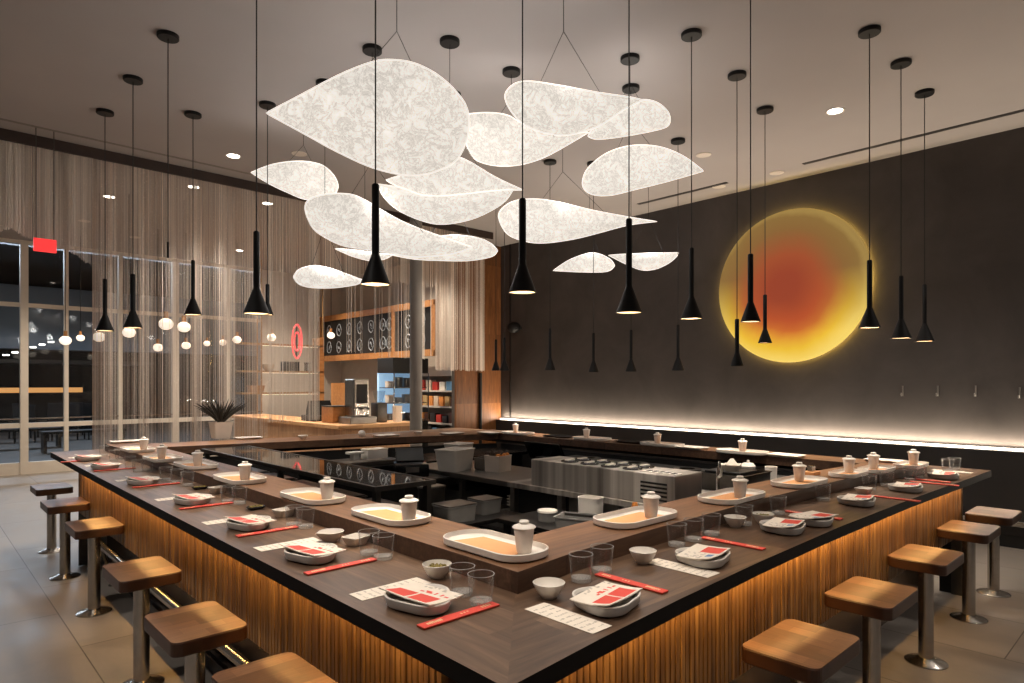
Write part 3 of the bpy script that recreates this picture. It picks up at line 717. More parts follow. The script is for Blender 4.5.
# ------------------------------------------------------------------ pendants
def spot(loc, power, angle=95, col=(1, .87, .72), blend=.6, r=.03, rot=(0,0,0)):
    l = bpy.data.lights.new('spot_light', 'SPOT'); l.energy = power; l.spot_size = math.radians(angle); l.spot_blend = blend; l.color = col; l.shadow_soft_size = r
    o = bpy.data.objects.new('spot_light', l); COL.objects.link(o); o.location = loc; o.rotation_euler = rot; return o
def pendant(px, py, d, dia, tubelen, lab, power=44, coneh=None):
    q = dep(px, py, d); z = q.z; g = thing('pendant_lamp', lab, 'pendant lamp', (q.x, q.y, z), 0, 'black cone pendants over the bar')
    r = dia/2; ch = coneh or dia*1.02
    bm = bmesh.new(); lathe(bm, [(r,0),(r*.985,.004),(.019,ch*.96),(.017,ch),(.014,ch),(r*.94,.003)], 32); obj('cone_shade', bm, M['blackmetal'], g, True)
    bm = bmesh.new(); lathe(bm, [(r*.925,.004),(r*.34,ch*.66),(0,ch*.67)], 28); obj('inner_lining', bm, M['cone_in'], g, True)
    bm = bmesh.new(); lathe(bm, [(0,ch*.18),(r*.42,ch*.20),(r*.42,ch*.26),(0,ch*.30)], 20); obj('bulb', bm, M['bulb'], g, True)
    bm = bmesh.new(); lathe(bm, [(0,ch*.98),(.0165,ch*.98),(.0165,ch+tubelen),(.012,ch+tubelen+.006),(0,ch+tubelen+.006)], 16); obj('stem_tube', bm, M['blackmetal'], g, True)
    bm = bmesh.new(); tube(bm, [(0,0,ch+tubelen), (0,0,CEIL - z - .02)], .0035, 6); obj('cord', bm, M['black'], g)
    bm = bmesh.new(); lathe(bm, [(0,-.028),(.066,-.028),(.07,-.024),(.07,0),(0,0)], 28, (0,0,CEIL - z)); obj('ceiling_canopy', bm, M['blackmetal'], g, True)
    spot((q.x, q.y, z + ch*.15), power, 100)
PD = [(375.5,285,2.85,.132,.305,'frontmost of all, left of the paper shades'), (522.5,293,3.0,.130,.30,'in front of the lowest big paper shade'), (629,313,3.45,.140,.355,'in front of the paper shade right of the centre'), (256.5,314,3.6,.142,.31,'large, before the left chain curtain'),
      (105,331,5.75,.145,.31,'leftmost of all'), (133,328,5.13,.140,.28,'second from the left'), (193,315,5.8,.148,.335,'third from the left, before the curtain'), (267.5,315,5.6,.10,.16,'half hidden behind the large left pendant'),
      (691.5,319,4.47,.152,.33,'just left of the glowing disc'), (750.5,322,3.95,.118,.29,'over the left part of the glowing disc, tallest tube'), (737,366,5.06,.10,.26,'lowest beside the left edge of the glowing disc'), (765,343,5.7,.118,.30,'before the red heart of the glowing disc'),
      (869.5,328,4.43,.137,.32,'touching the right edge of the glowing disc'), (901,338.5,4.87,.143,.32,'second from the right'), (924.5,341.5,5.37,.145,.32,'rightmost of all'),
      (504.5,370.5,8.2,.13,.28,'small and far, right of the pair by the cladding'), (496,370.5,8.5,.12,.28,'small and far, left of the pair by the cladding'), (550,370,7.04,.125,.32,'small and far, first right of the wall speaker'), (593.5,372,7.1,.12,.30,'small and far, second right of the wall speaker'), (631,371.5,6.9,.125,.31,'small and far, below the front paper shade pendant'), (678,370.5,6.43,.128,.32,'small and far, farthest right of the small ones')]
for px, py, d, dia, tl, lab in PD: pendant(px, py, d, dia, tl, 'black cone pendant lamp, ' + lab, 40 if d < 6.2 else 75)

q = dep(168, 242, 4.49); g = thing('hanging_cord', 'black ceiling cord with a slim weight, ending just above the largest globe lamp', 'cord', q)
bm = bmesh.new(); tube(bm, [(0,0,0), (0,0,CEIL - q.z - .02)], .0035, 6); obj('cord', bm, M['black'], g)
bm = bmesh.new(); tube(bm, [(0,0,-.11), (0,0,.0)], .008, 8); obj('weight', bm, M['blackmetal'], g, True)
bm = bmesh.new(); lathe(bm, [(0,-.028),(.066,-.028),(.07,-.024),(.07,0),(0,0)], 28, (0,0,CEIL - q.z)); obj('ceiling_canopy', bm, M['blackmetal'], g, True)
# ------------------------------------------------------------------ paper shades
def closed_curve(pts, per=5):
    out = []; n = len(pts)
    for i in range(n):
        p0, p1, p2, p3 = (Vector(pts[(i + k - 1) % n]) for k in range(4))
        sharp = lambda a, b, c: (b - a).normalized().dot((c - b).normalized()) < .45
        m1 = Vector((0, 0)) if sharp(p0, p1, p2) else (p2 - p0)*.5
        m2 = Vector((0, 0)) if sharp(p1, p2, p3) else (p3 - p1)*.5
        for k in range(per):
            s = k/per; out.append((2*s**3 - 3*s*s + 1)*p1 + (s**3 - 2*s*s + s)*m1 + (-2*s**3 + 3*s*s)*p2 + (s**3 - s*s)*m2)
    return out
def shade(pts, d, tilt, bulge, lab, into=None):
    """a bent sheet of fibre paper: its outline lies on a tilted plane, the middle sags along the normal"""
    pts = [Vector(p) for p in pts]; c2 = sum(pts, Vector((0, 0)))/len(pts); ctr = dep(c2.x, c2.y, d)
    view = (ctr - Vector((0, 0, H))).normalized(); n = (-view*(1 - tilt) + Vector((0, 0, -1))*tilt).normalized()
    eye = Vector((0, 0, H))
    def onp(p):
        r = (dep(p.x, p.y, 1.0) - eye); return eye + r*((ctr - eye).dot(n)/r.dot(n))
    ring = [onp(p) - ctr for p in closed_curve(pts)]
    g = into or thing('paper_shade_lamp', lab, 'paper lamp', ctr, 0, 'glowing fibre paper shades')
    off = ctr - Vector(g.location)
    th = .004; K = 7; bm = bmesh.new(); N = len(ring)
    lay = []
    for side in (0, 1):
        rows = []
        for k in range(1, K + 1):
            s = k/K; rows.append([bm.verts.new(p*s + n*(bulge*(1 - s*s) + (th if side else 0))) for p in ring])
        cv = bm.verts.new(n*(bulge + (th if side else 0)))
        for i in range(N):
            j = (i + 1) % N
            f = (cv, rows[0][i], rows[0][j]); bm.faces.new(f if side else f[::-1])
            for a, b in zip(rows, rows[1:]):
                f = (a[i], b[i], b[j], a[j]); bm.faces.new(f if side else f[::-1])
        lay.append(rows[-1])
    for i in range(N):
        j = (i + 1) % N; bm.faces.new((lay[0][i], lay[0][j], lay[1][j], lay[1][i]))
    obj('paper_sheet', bm, M['lampshade'], g, True, off)
    bm = bmesh.new(); tube(bm, [p + n*th*.5 for p in ring], .0045, 6, True); obj('edge_wire', bm, M['rim'], g, True, off)
    if into: return g
    up = CEIL - ctr.z; a = max(ring, key=lambda p: p.x*C - p.y*S)*.55; b = min(ring, key=lambda p: p.x*C - p.y*S)*.55
    hub = Vector((0, 0, min(up*.6, .42 + max(a.z, b.z, 0)))) - n*.02
    bm = bmesh.new(); tube(bm, [(0,0,up), hub], .0022, 5); tube(bm, [hub, a + n*bulge*.6], .0016, 5); tube(bm, [hub, b + n*bulge*.6], .0016, 5); obj('hanging_wire', bm, M['blackmetal'], g)
    l = bpy.data.lights.new('shade_light', 'POINT'); l.energy = 7.0*min(1, max(.25, (up - .2)/1.0)); l.color = (1, .96, .93); l.shadow_soft_size = .08; lo = bpy.data.objects.new('shade_light', l); COL.objects.link(lo); lo.location = ctr + n*bulge + Vector((0, 0, .16))
    bm = bmesh.new(); lathe(bm, [(0,-.03),(.066,-.03),(.07,-.026),(.07,0),(0,0)], 28, (0,0,up)); obj('ceiling_canopy', bm, M['blackmetal'], g, True)
    return g
A = [(266.5,113),(300,95.5),(340,74.5),(374,61.5),(395,60),(415,63.5),(433,72),(447.6,83),(459,95),(466,106),(468.6,119),(466,142),(455,161),(433,172),(407,175),(374,168),(338,152),(305,134)]
shade(A, 3.3, .15, .06, 'largest glowing paper shade, pointed to the left, high over the bar')
shade([(251,172.5),(272,164.4),(297.6,161),(319.5,164),(332,173),(338,184.5),(336,192.5),(330,196),(307,199.5),(286.6,192),(268,183)], 6.0, .2, .08, 'small glowing paper shade at the far left, pointed left')
shade([(305,209),(310,199),(328,194),(349,194),(363,199),(385,212),(407,223.5),(440,236),(472,247),(450,254),(414.6,256.6),(393,253),(363,249),(341.5,245),(323,236),(312,226.6)], 4.67, .25, .09, 'long glowing paper shade tapering right, left of the front pendant')
shade([(393,255),(412,243),(433,237.6),(455,235),(477,237.6),(491,243.5),(497.5,250.5),(491.5,256.5),(469.5,260.5),(444,260.5),(414.6,259)], 5.4, .3, .05, 'flat glowing paper shade ending at the cedar corner, behind the long one')
shade([(335,248.5),(350,249.5),(370,252),(393,254.5),(384,259),(370,260.5),(352,256)], 5.8, .3, .03, 'thin sliver of glowing paper shade below the long one')
shade([(293.5,277),(299,269.5),(312,266),(330.5,268.5),(349,275),(364,280.5),(356,284.5),(334,287.7),(312,287.5),(299,284)], 5.2, .2, .06, 'lowest glowing paper shade, small, pointed right, by the large left pendant')
fold = shade([(386,180),(410,172),(436,164),(455,157),(470,162),(495,177),(523,190),(497,190.5),(465,194),(440,196),(420,194.5),(400,187.5)], 4.56, .15, .04, 'folded glowing paper shade with a lower bowl, right under the largest one')
shade([(377.5,184),(400,187.5),(420,194.5),(440,196),(465,194),(497,190.5),(513,189.5),(505,201),(490,211),(470,219.5),(445,224),(425,221.5),(400,211),(385,198)], 4.62, .3, .08, '', fold)
shade([(464,134),(467,114),(487,112.5),(507,115),(524,124),(554.6,133),(589,132),(551,154),(527.6,163),(507,166),(487,164),(472,156)], 5.0, .2, .08, 'glowing paper shade between the largest and the top right one, behind both')
shade([(505,97),(509,88),(519,82),(534,81.5),(565,86.5),(598,92.5),(629,97),(642,100),(622,110.5),(602,124),(585,131),(565,135),(544,132.4),(524,124),(511,111)], 3.9, .2, .06, 'topmost glowing paper shade on the right, tapering right')
shade([(588,136),(593,128),(605,118),(622,109),(640,100),(656,102),(667,110.5),(670,119),(666,127),(642,133),(615,137.5),(596,139)], 4.8, .2, .06, 'small glowing paper shade tucked under the topmost right one')
shade([(582.5,181),(588,168),(605,154),(625,146.6),(645.5,145),(666,148.5),(686,157.7),(703.5,171),(669,181),(639,188.5),(612,195),(595,195),(585,190)], 5.28, .15, .07, 'half moon glowing paper shade on the right, before the ceiling corner')
shade([(498.5,217),(504,206.6),(517.5,200),(538,199),(561,202.5),(592,210),(629,217),(657,221.5),(629,225),(602,232),(575,238.8),(544,243),(524,241),(507,233.5)], 5.9, .2, .08, 'glowing teardrop shade tapering right, behind the second front pendant')
shade([(553,270.6),(568,260.5),(585,254),(598,253.5),(610,259),(614.7,265.5),(607,271.5),(581.5,272)], 7.7, .2, .05, 'small far glowing shade rounded right, before the dark wall')
shade([(608.5,255.2),(625,254),(655.6,253),(678.5,252.6),(676,257),(668,263.5),(655.6,269),(642,270),(627,264.5)], 7.0, .25, .05, 'small far glowing shade like a boat, before the dark wall')
#NEXT2
# ------------------------------------------------------------------ chain curtain
def cx_(px): return onY(px, HY, CY).x
def curtain(x0, x1, hem, pitch, w, lab, mat, seed, pleat=.05, gap=None):
    rnd = random.Random(seed); bm = bmesh.new(); x = x0
    while x < x1:
        y = CY + pleat*math.sin(x*21 + seed) + rnd.uniform(-.012, .012); a = rnd.uniform(-.5, .5); ww = w*rnd.uniform(.7, 1.25)/2
        z0 = hem(x) + rnd.uniform(0, .03)
        c = [(x + ww*math.cos(a + k*2*PI/3)*1.1, y + ww*math.sin(a + k*2*PI/3)*.6) for k in range(3)]
        v = [bm.verts.new((p[0], p[1], z)) for z in (z0, CEIL - .004) for p in c]
        for k in range(3): bm.faces.new((v[k], v[(k+1) % 3], v[3 + (k+1) % 3], v[3 + k]))
        bm.faces.new(v[:3]); bm.faces.new(v[5:2:-1])
        dens = 1 + .75*math.sin(x*9 + 2*math.sin(x*3.1 + seed)) if gap is None else gap(x)
        x += pitch*max(.35, dens)*rnd.uniform(.6, 1.4)
    o = obj('chain_curtain', bm, mat); return tag(o, lab, 'curtain', 'panels of the metal chain curtain')
sw = lambda x: 3.04 - .13*abs(math.sin(x*4.2)) - (.25*max(0, (x - 1.18)/.25) if x > 1.18 else 0)
curtain(.0, .44, sw, .0062, .0048, 'short chain curtain panel above the glass at the left edge of the picture', M['chainpale'], 1, .03)
curtain(.445, .92, sw, .0062, .0048, 'short chain curtain panel above the red exit sign', M['chainpale'], 2, .03)
curtain(.925, 1.42, sw, .0062, .0048, 'short chain curtain panel beside the long curtain, ragged at the hem', M['chainpale'], 3, .03)
hz_ = lambda x: (math.sin(x*913.7)*43758.5) % 1
folds = [(93, 112, .6), (138, 150, .7), (190, 203, .6), (218, 238, .65), (256, 262, .7)]
def gp(x):
    for a, b, k in folds:
        if cx_(a) <= x <= cx_(b): return k
    return 1.3
curtain(cx_(93), cx_(178), lambda x: .02, .0056, .0034, 'long chain curtain panel that starts beside the clear window', M['chain'], 4, .05, gp)
curtain(cx_(178) + .01, cx_(266), lambda x: .02, .0056, .0034, 'long chain curtain panel behind the potted plant', M['chain'], 5, .05, gp)
curtain(cx_(266) + .01, cx_(322), lambda x: 1.05, .0062, .0036, 'chain curtain panel in front of the brass cafe shelves', M['chainpale'], 6, .05, lambda x: 1.2 + .5*math.sin(x*16))
curtain(cx_(322) + .01, cx_(378), lambda x: 1.95 if hz_(x) > .8 else 2.98, .0095, .0060, 'thin chain curtain panel in front of the blackboard menu', M['chainpale'], 7, .04, lambda x: 1.25 + .5*math.sin(x*14))
curtain(cx_(378) + .01, cx_(433), lambda x: 1.9 if hz_(x) > .8 else 2.98, .0085, .0066, 'dense chain curtain panel behind the grey column', M['chainpale'], 8, .05, lambda x: 1.0 + .45*math.sin(x*19))
curtain(cx_(433) + .01, 6.86, lambda x: 1.735, .0075, .0072, 'dense chain curtain panel hanging beside the cedar cladding', M['chain'], 9, .05, lambda x: .9 + .35*math.sin(x*23))

# ------------------------------------------------------------------ wall pieces
o = obj('cedar_cladding', bx(6.69, 7.695, 8.48, 8.518, 0, CEIL - .01), M['cedarZ']); tag(o, 'upright cedar boards cladding the corner beside the dark wall', 'wall cladding')
bm = bmesh.new(); tube(bm, [(7.2, 8.45, .004), (7.2, 8.45, 1.72)], .028, 12); o = obj('dark_post', bm, M['black'], smooth=True); tag(o, 'slim dark pole standing against the cedar boards', 'pole')
SY, SZ, SR = 3.33, 2.70, .905
g = thing('glowing_disc', 'large round glowing disc, red fading to yellow, on the dark wall', 'wall light', (WX - .035, SY, SZ))
def discpts(r, x, n=96): return [(x, r*math.cos(2*PI*i/n), r*math.sin(2*PI*i/n)) for i in range(n)]
bm = bmesh.new(); loft(bm, [discpts(SR, -.012), discpts(SR, -.028), discpts(SR - .006, -.034)]); obj('disc_face', bm, M['sun'], g)
bm = bmesh.new(); tube(bm, discpts(SR - .035, .006), .012, 8, True); obj('halo_led', bm, M['sunglow'], g, True)
bm = bmesh.new(); loft(bm, [discpts(SR - .16, -.012), discpts(SR - .16, .034)]); obj('mount', bm, M['black'], g)
o = obj('led_line', bx(WX - .034, WX - .002, -1.5, 8.46, .906, .926), M['led']); tag(o, 'thin white light line running along the dark wall above the wainscot', 'light')
o = obj('wall_rail', bx(WX - .21, WX - .16, -1.4, 3.0, .215, .27, bev=.012), M['steel']); tag(o, 'steel rail low along the dark wall behind the farthest right stool', 'rail')
for i, (px, py) in enumerate(((903,391), (938,391), (976,391), (1020,393))):
    q = onX(px, py, WX); g = thing('wall_hook', 'slim metal wall hook, %s in the row right of the glowing disc' % ['leftmost', 'second from left', 'third from left', 'rightmost'][i], 'hook', (WX, q.y, q.z), 0, 'row of wall hooks')
    bm = bmesh.new(); tube(bm, [(-.004, 0, -.055), (-.004, 0, .055)], .008, 8); obj('back_bar', bm, M['steel_sat'], g, True)
    bm = bmesh.new(); tube(bm, [(-.008, 0, -.045), (-.05, 0, -.05), (-.058, 0, -.02)], .007, 8); obj('hook_arm', bm, M['steel_sat'], g, True)
q = onX(521, 328, WX); g = thing('wall_speaker', 'small round black speaker on the dark wall near the cedar corner', 'speaker', (WX - .02, q.y, q.z))
bm = bmesh.new(); bmesh.ops.create_uvsphere(bm, u_segments=20, v_segments=14, radius=.12, matrix=Matrix.Translation((-.15, 0, 0)) @ Matrix.Scale(.8, 4, (0, 0, 1))); obj('speaker_body', bm, M['blackmetal'], g, True)
bm = bmesh.new(); tube(bm, [(.02, 0, .0), (-.06, 0, 0)], .025, 10); obj('bracket', bm, M['black'], g, True)
q = dep(416, 400, 9.0)
bm = bmesh.new(); lathe(bm, [(0,0),(.086,0),(.086,CEIL),(0,CEIL)], 32, (q.x, q.y, 0)); struct('column', bm, M['concrete'], None, True)
# ceiling downlights
DL = [(2.55,7.05,1), (1.93,9.7,1), (1.95,11.4,0), (2.78,12.1,0), (2.6,8.5,1), (4.45,12.0,1), (6.03,2.22,1), (7.31,3.33,0), (7.30,4.05,0), (6.17,3.6,0), (3.56,8.6,1), (5.0,9.6,1), (3.03,6.5,0)]
dn = ['near the curtain valance, centre left', 'behind the chain curtain, above the second pendant', 'behind the chain curtain, farthest left', 'behind the chain curtain, near the tall window head', 'behind the chain curtain, above the third pendant', 'behind the chain curtain, by the far window end', 'largest on the right, between the disc pendants', 'small by the dark wall, above the disc', 'small by the dark wall, right of the half moon shade', 'above the half moon shade', 'behind the valance, left of the small far shade', 'behind the curtain over the cafe counter', 'left of the small far shade, dim']
for (x, y, on_), l_ in zip(DL, dn):
    g = thing('downlight', 'round recessed ceiling light, ' + l_, 'ceiling light', (x, y, CEIL), 0, 'recessed ceiling lights')
    bm = bmesh.new(); lathe(bm, [(.062,-.001),(.078,-.006),(.078,0),(.062,0)], 24); obj('trim_ring', bm, M['white'], g, True)
    bm = bmesh.new(); lathe(bm, [(0,-.003),(.062,-.003),(.062,0),(0,0)], 24); obj('lens', bm, M['can'] if on_ else M['white'], g)
    if on_: spot((x, y, CEIL - .02), 210 if y < 7.2 and x < 3 else 110, 100, (1, .93, .84), .7, .05)

# ------------------------------------------------------------------ globes, signs, cafe
GB = [(65.5,340.5,11.0,.068), (80.5,338,12.6,.055), (99,337,9.6,.066), (129,332.5,9.4,.070), (166,324,8.9,.078), (184,327,9.2,.074), (158,347.5,11.2,.066), (186,345.5,11.2,.062), (207,343.5,12.0,.05), (223,342.5,12.0,.06), (237,339.8,11.4,.066), (271.5,337.5,11.0,.068), (331,335.5,11.6,.068)]  # some of these stand in for globes mirrored in the glass
gl = ['far left, before the window mullion', 'dim and small, left of the curtain edge', 'below the leftmost pendant cone', 'just under the second pendant cone', 'largest, on the long cord', 'beside the largest globe', 'lower, left of the wide mullion', 'lower, on the wide mullion', 'dim, in the row of four by the shelves', 'middle of the row by the shelves', 'right of the row by the shelves', 'over the brass shelves', 'before the blackboard menu']
for (px, py, Y, r), l_ in zip(GB, gl):
    q = onY(px, py, Y); g = thing('globe_lamp', 'small round white globe lamp, ' + l_, 'pendant lamp', q, 0, 'globe lamps over the cafe')
    bm = bmesh.new(); bmesh.ops.create_uvsphere(bm, u_segments=20, v_segments=14, radius=r*1.08, matrix=Matrix.Scale(.86, 4, (0, 0, 1))); obj('globe', bm, M['globe'], g, True)
    bm = bmesh.new(); lathe(bm, [(0,r*.86),(r*.35,r*.86),(r*.35,r*2),(0,r*2)], 14); obj('cap', bm, M['oakframe'], g, True)
    bm = bmesh.new(); tube(bm, [(0,0,r*1.9), (0,0,CEIL - q.z)], .004, 5); obj('cord', bm, M['black'], g)
q = onY(45, 245.5, 7.55); g = thing('exit_sign', 'red lit hanging sign in front of the tall windows', 'sign', q)
obj('sign_face', bx(-.09, .09, -.015, .015, -.062, .062, bev=.005), M['redsign'], g)
bm = bmesh.new(); tube(bm, [(-.07,0,.06), (-.07,0,CEIL - q.z)], .004, 5); tube(bm, [(.07,0,.06), (.07,0,CEIL - q.z)], .004, 5); obj('hanging_rod', bm, M['steel_dark'], g)
q = onY(297, 341.5, 12.3); g = thing('neon_sign', 'tall narrow red neon outline sign behind the chain curtain', 'sign', q)
bm = bmesh.new()
for k in (1, .55): tube(bm, [(.10*k*math.cos(a)*(1 if abs(math.sin(a)) < .8 else .8), 0, .34*k*math.sin(a)) for a in [2*PI*i/28 for i in range(28)]], .016, 6, True)
obj('neon_tube', bm, M['neon'], g, True)
bm = bmesh.new(); tube(bm, [(0,.03,.30), (0,.03,CEIL - q.z)], .004, 5); obj('hanging_wire', bm, M['black'], g)
obj('backing_bar', bx(-.015, .015, .02, .04, -.32, .32), M['steel_dark'], g)
# blackboard menu
BX = 6.82; y0 = onX(433, 330, BX).y; y1 = min(13.5, onX(320, 330, BX).y); z0, z1 = 2.13, 2.93
g = thing('blackboard_menu', 'long oak framed blackboard menu with chalk rings behind the curtain', 'menu board', (BX, (y0+y1)/2, (z0+z1)/2)); hl = (y1 - y0)/2; hh = (z1 - z0)/2
fr = bmesh.new(); bm = fr
for a in ((-hl - .05, hl + .05, hh - .02, hh + .10), (-hl - .05, hl + .05, -hh - .10, -hh + .02), (-hl - .10, -hl + .02, -hh, hh), (hl - .02, hl + .12, -hh, hh), (-hl + 1.22, -hl + 1.30, -hh, hh)): box(bm, -.03, .04, a[0], a[1], a[2], a[3])
obj('frame', bm, M['oakframe'], g)
bm = bx(.0, .03, -hl, hl, -hh, hh); rnd = random.Random(12)
for col in range(9):
    for row in (-1, 1):
        yy = -hl + .33 + col*(2*hl - .6)/8.2; zz = row*.18 - .02; r = .12
        if abs(yy - (-hl + 1.26)) < .16: yy += .2
        tube(bm, [(-.003, yy + r*.8*math.cos(a)*rnd.uniform(.9, 1.1), zz + r*math.sin(a)*rnd.uniform(.9, 1.1)) for a in [2*PI*i/16 for i in range(16)]], .009, 5, True, 1)
        for k in range(3): tube(bm, [(-.003, yy + rnd.uniform(-.05, .05), zz + rnd.uniform(-.06, .06)) for _ in range(3)], .006, 4, False, 1)
obj('board', bm, [M['slate'], M['chalk']], g)
bm = bmesh.new()
for s in (-.8, .8): tube(bm, [(.01, hl*s, hh), (.01, hl*s, CEIL - (z0+z1)/2)], .006, 5)
obj('hanging_rod', bm, M['steel_dark'], g)
# cafe counter
g = thing('cafe_counter', 'pale wood planked cafe counter behind the curtain', 'counter', (0, 0, 0))
obj('front_panel', bx(4.50, 4.56, 8.30, 12.4, 0, .90), M['cafewood'], g); obj('end_panel', bx(4.56, 5.7, 8.30, 8.36, 0, .90), M['cafewood'], g)
bm = bmesh.new(); box(bm, 4.42, 5.1, 8.90, 12.5, .90, .95); obj('worktop', bm, M['cafetop'], g)
bm = bmesh.new(); box(bm, 4.42, 5.75, 8.24, 8.90, .90, .95); obj('return_top', bm, M['cafetop'], g)
# brass shelf rack
g = thing('shelf_rack', 'brass shelf rack with lit wooden shelves behind the cafe counter', 'shelf', (0, 12.6, 0)); xa, xb = 4.72, 6.42
for z in (1.33, 1.76, 2.30): obj('shelf', bx(xa, xb, 0, .32, z, z + .035), M['brass'], g)
bm = bmesh.new(); 
for x in (xa + .3, xa + .38, xb - .02): tube(bm, [(x, .02, .0), (x, .02, CEIL - .001)], .014, 8)
obj('uprights', bm, M['brass'], g, True)
obj('upright_board', bx(xb - .10, xb, .0, .34, 0, 2.5), M['oakframe'], g)
for z in (1.325, 1.755, 2.295): obj('shelf_light', bx(xa + .4, xb - .12, .04, .055, z - .008, z), M['shelfled'], g)
def cafe_item(name, lab, cat, loc, parts):
    g = thing(name, lab, cat, loc)
    for nm, bm, m in parts: obj(nm, bm, m, g, True)
    return g
def cylbm(r, h, r2=None, z=0, n=20):
    bm = bmesh.new(); r2 = r2 or r; lathe(bm, [(0,z),(r,z),(r2,z+h),(0,z+h)], n); return bm
def tapered(w, d_, h, k=.8, wall=.008, rad=.02):
    bm = bmesh.new(); R = lambda s, z, o=0: [(x, y, z) for x, y in rrect(w*s - o, d_*s - o, min(rad, w*s*.4), 3)]
    loft(bm, [R(k, 0), R(1, h), R(1.04, h), R(1.04, h + .006), R(1, h + .006, wall), R(k, .012, wall)]); return bm
bm = bmesh.new(); bowl_prof(bm, .13, .13); cafe_item('serving_bowl', 'big white bowl on the brass rack, middle shelf', 'bowl', (5.30, 12.77, 1.796), [('bowl_body', bm, M['white'])])
cafe_item('shelf_box', 'dark box on the upper middle of the brass rack', 'box', (5.75, 12.76, 1.796), [('box_body', bx(-.16, .16, -.1, .1, 0, .17, bev=.01), M['black']), ('box_lid', bx(-.165, .165, -.105, .105, .17, .19, bev=.004), M['steel_dark'])])
cafe_item('canister', 'steel canister on the brass rack, right of the dark box', 'canister', (6.12, 12.76, 1.796), [('can_body', cylbm(.06, .16), M['steel']), ('can_lid', cylbm(.064, .02, z=.16), M['black'])])
cafe_item('shelf_basket', 'pale basket on the lowest brass shelf, left', 'basket', (5.05, 12.76, 1.366), [('basket_body', tapered(.3, .2, .13), M['cafewood'])])
o = obj('menu_backboard', bx(6.42, 6.44, 11.4, 12.3, .0, 1.55), M['oakframe']); tag(o, 'brown upright board beside the brass rack end', 'panel')
q = at(309, 421, .95); g = thing('cash_register', 'black cash register on the cafe counter', 'register', (4.82, q.y, .9505), PI/2)
obj('till_base', bx(-.22, .22, -.2, .2, 0, .09, bev=.01), M['black'], g)
bm = bmesh.new(); prism(bm, [(-.16, .09), (.1, .09), (.02, .32), (-.02, .32)], -.18, .18); bm.transform(Matrix.Rotation(PI/2, 4, 'X')); obj('screen', bm, M['black_gloss'], g)
cafe_item('wooden_box', 'wooden box beside the cash register', 'box', (4.80, q.y - .62, .9505), [('box_body', bx(-.16, .16, -.18, .18, 0, .24, bev=.006), M['oakframe']), ('box_lid', bx(-.165, .165, -.185, .185, .24, .255, bev=.003), M['black'])])
for k, dx in enumerate((.0, .22)):
    cafe_item('white_bottle', 'white squeeze bottle behind the cash register, %s of two' % ['left', 'right'][k], 'bottle', (5.04, q.y - .55 - dx*.7, .9505), [('bottle_body', cylbm(.035, .2), M['white']), ('nozzle', cylbm(.02, .1, .005, .2), M['white'])])
g = thing('espresso_machine', 'tall steel coffee machine on the cafe counter return', 'coffee machine', (4.92, 8.62, .9505))
obj('body', bx(-.13, .13, -.14, .14, .10, .66, bev=.02), M['steel'], g); obj('drip_tray', bx(-.22, .22, -.20, .16, 0, .10, bev=.01), M['steel_sat'], g); obj('panel', bx(-.09, .09, -.147, -.14, .30, .58), M['slate'], g)
for x in (-.06, .06):
    bm = bmesh.new(); tube(bm, [(x, -.14, .24), (x, -.24, .22)], .016, 8); obj('group_handle', bm, M['black'], g, True)
cafe_item('coffee_grinder', 'dark coffee grinder right of the coffee machine', 'grinder', (5.30, 8.62, .9505), [('grinder_body', bx(-.09, .09, -.1, .1, 0, .30, bev=.02), M['steel_dark']), ('hopper', cylbm(.05, .18, .10, .30), M['casepane'])])
cafe_item('paper_bag', 'small cream packet right of the coffee grinder', 'packet', (5.55, 8.50, .9505), [('bag_body', tapered(.14, .09, .24, .95), M['paper'])])
g = thing('display_fridge', 'blue lit display fridge with two glass shelves behind the cafe counter', 'fridge', (6.32, 9.25, 0))
obj('cabinet', bx(-.36, .36, .0, .5, 0, .9, bev=.01), M['black'], g); obj('back_panel', bx(-.36, .36, .46, .5, .9, 1.72), M['fridge'], g); obj('top', bx(-.36, .36, 0, .5, 1.72, 1.98, bev=.01), M['black'], g)
for z in (.91, 1.20, 1.46): obj('shelf', bx(-.35, .35, .03, .45, z, z + .015), M['steel'], g)
obj('glass_front', bx(-.36, .36, -.012, 0, .9, 1.72), M['casepane'], g)
bm = bmesh.new()
for s in (-.36, .0, .345): box(bm, s, s + .015, -.02, -.012, .9, 1.72)
obj('door_frame', bm, M['steel'], g)
rnd = random.Random(21)
for z, rw in ((.9255, 'bottom'), (1.2155, 'middle'), (1.4755, 'top')):
    for k in range(4):
        x = 6.05 + k*.17
        cafe_item('boxed_pastry', 'boxed pastry in the lit fridge, %s shelf, %s from left' % (rw, ['first', 'second', 'third', 'fourth'][k]), 'box', (x, 9.5, z), [('box_body', tapered(.13, .12, rnd.uniform(.08, .17), .95), M['bin'] if rnd.random() < .6 else M['steel_sat'])])
# book and packet shelves by the cedar corner
g = thing('packet_shelf', 'grey wall shelves of books and packets left of the cedar cladding', 'shelf', (7.14, 0, 0)); ya, yb = 8.70, 10.55
SH = [.56, .82, 1.125, 1.415]
obj('side_panel', bx(0, .25, ya, ya + .03, 0, 1.75), M['alu'], g); obj('side_panel', bx(0, .25, yb - .03, yb, 0, 1.75), M['alu'], g)
obj('back_panel', bx(.225, .25, ya, yb, 0, 1.75), M['concrete'], g); obj('top_panel', bx(0, .25, ya, yb, 1.68, 1.86), M['alu'], g)
for z in SH: obj('shelf', bx(0, .225, ya + .03, yb - .03, z - .03, z), M['alu'], g)
PC = [(srgb(226,206,184), 'cream'), (srgb(196,56,44), 'red'), (srgb(220,140,70), 'orange'), (srgb(236,228,216), 'white'), (srgb(84,46,30), 'brown'), (srgb(214,176,120), 'tan'), (srgb(40,36,36), 'black'), (srgb(96,140,176), 'blue')]
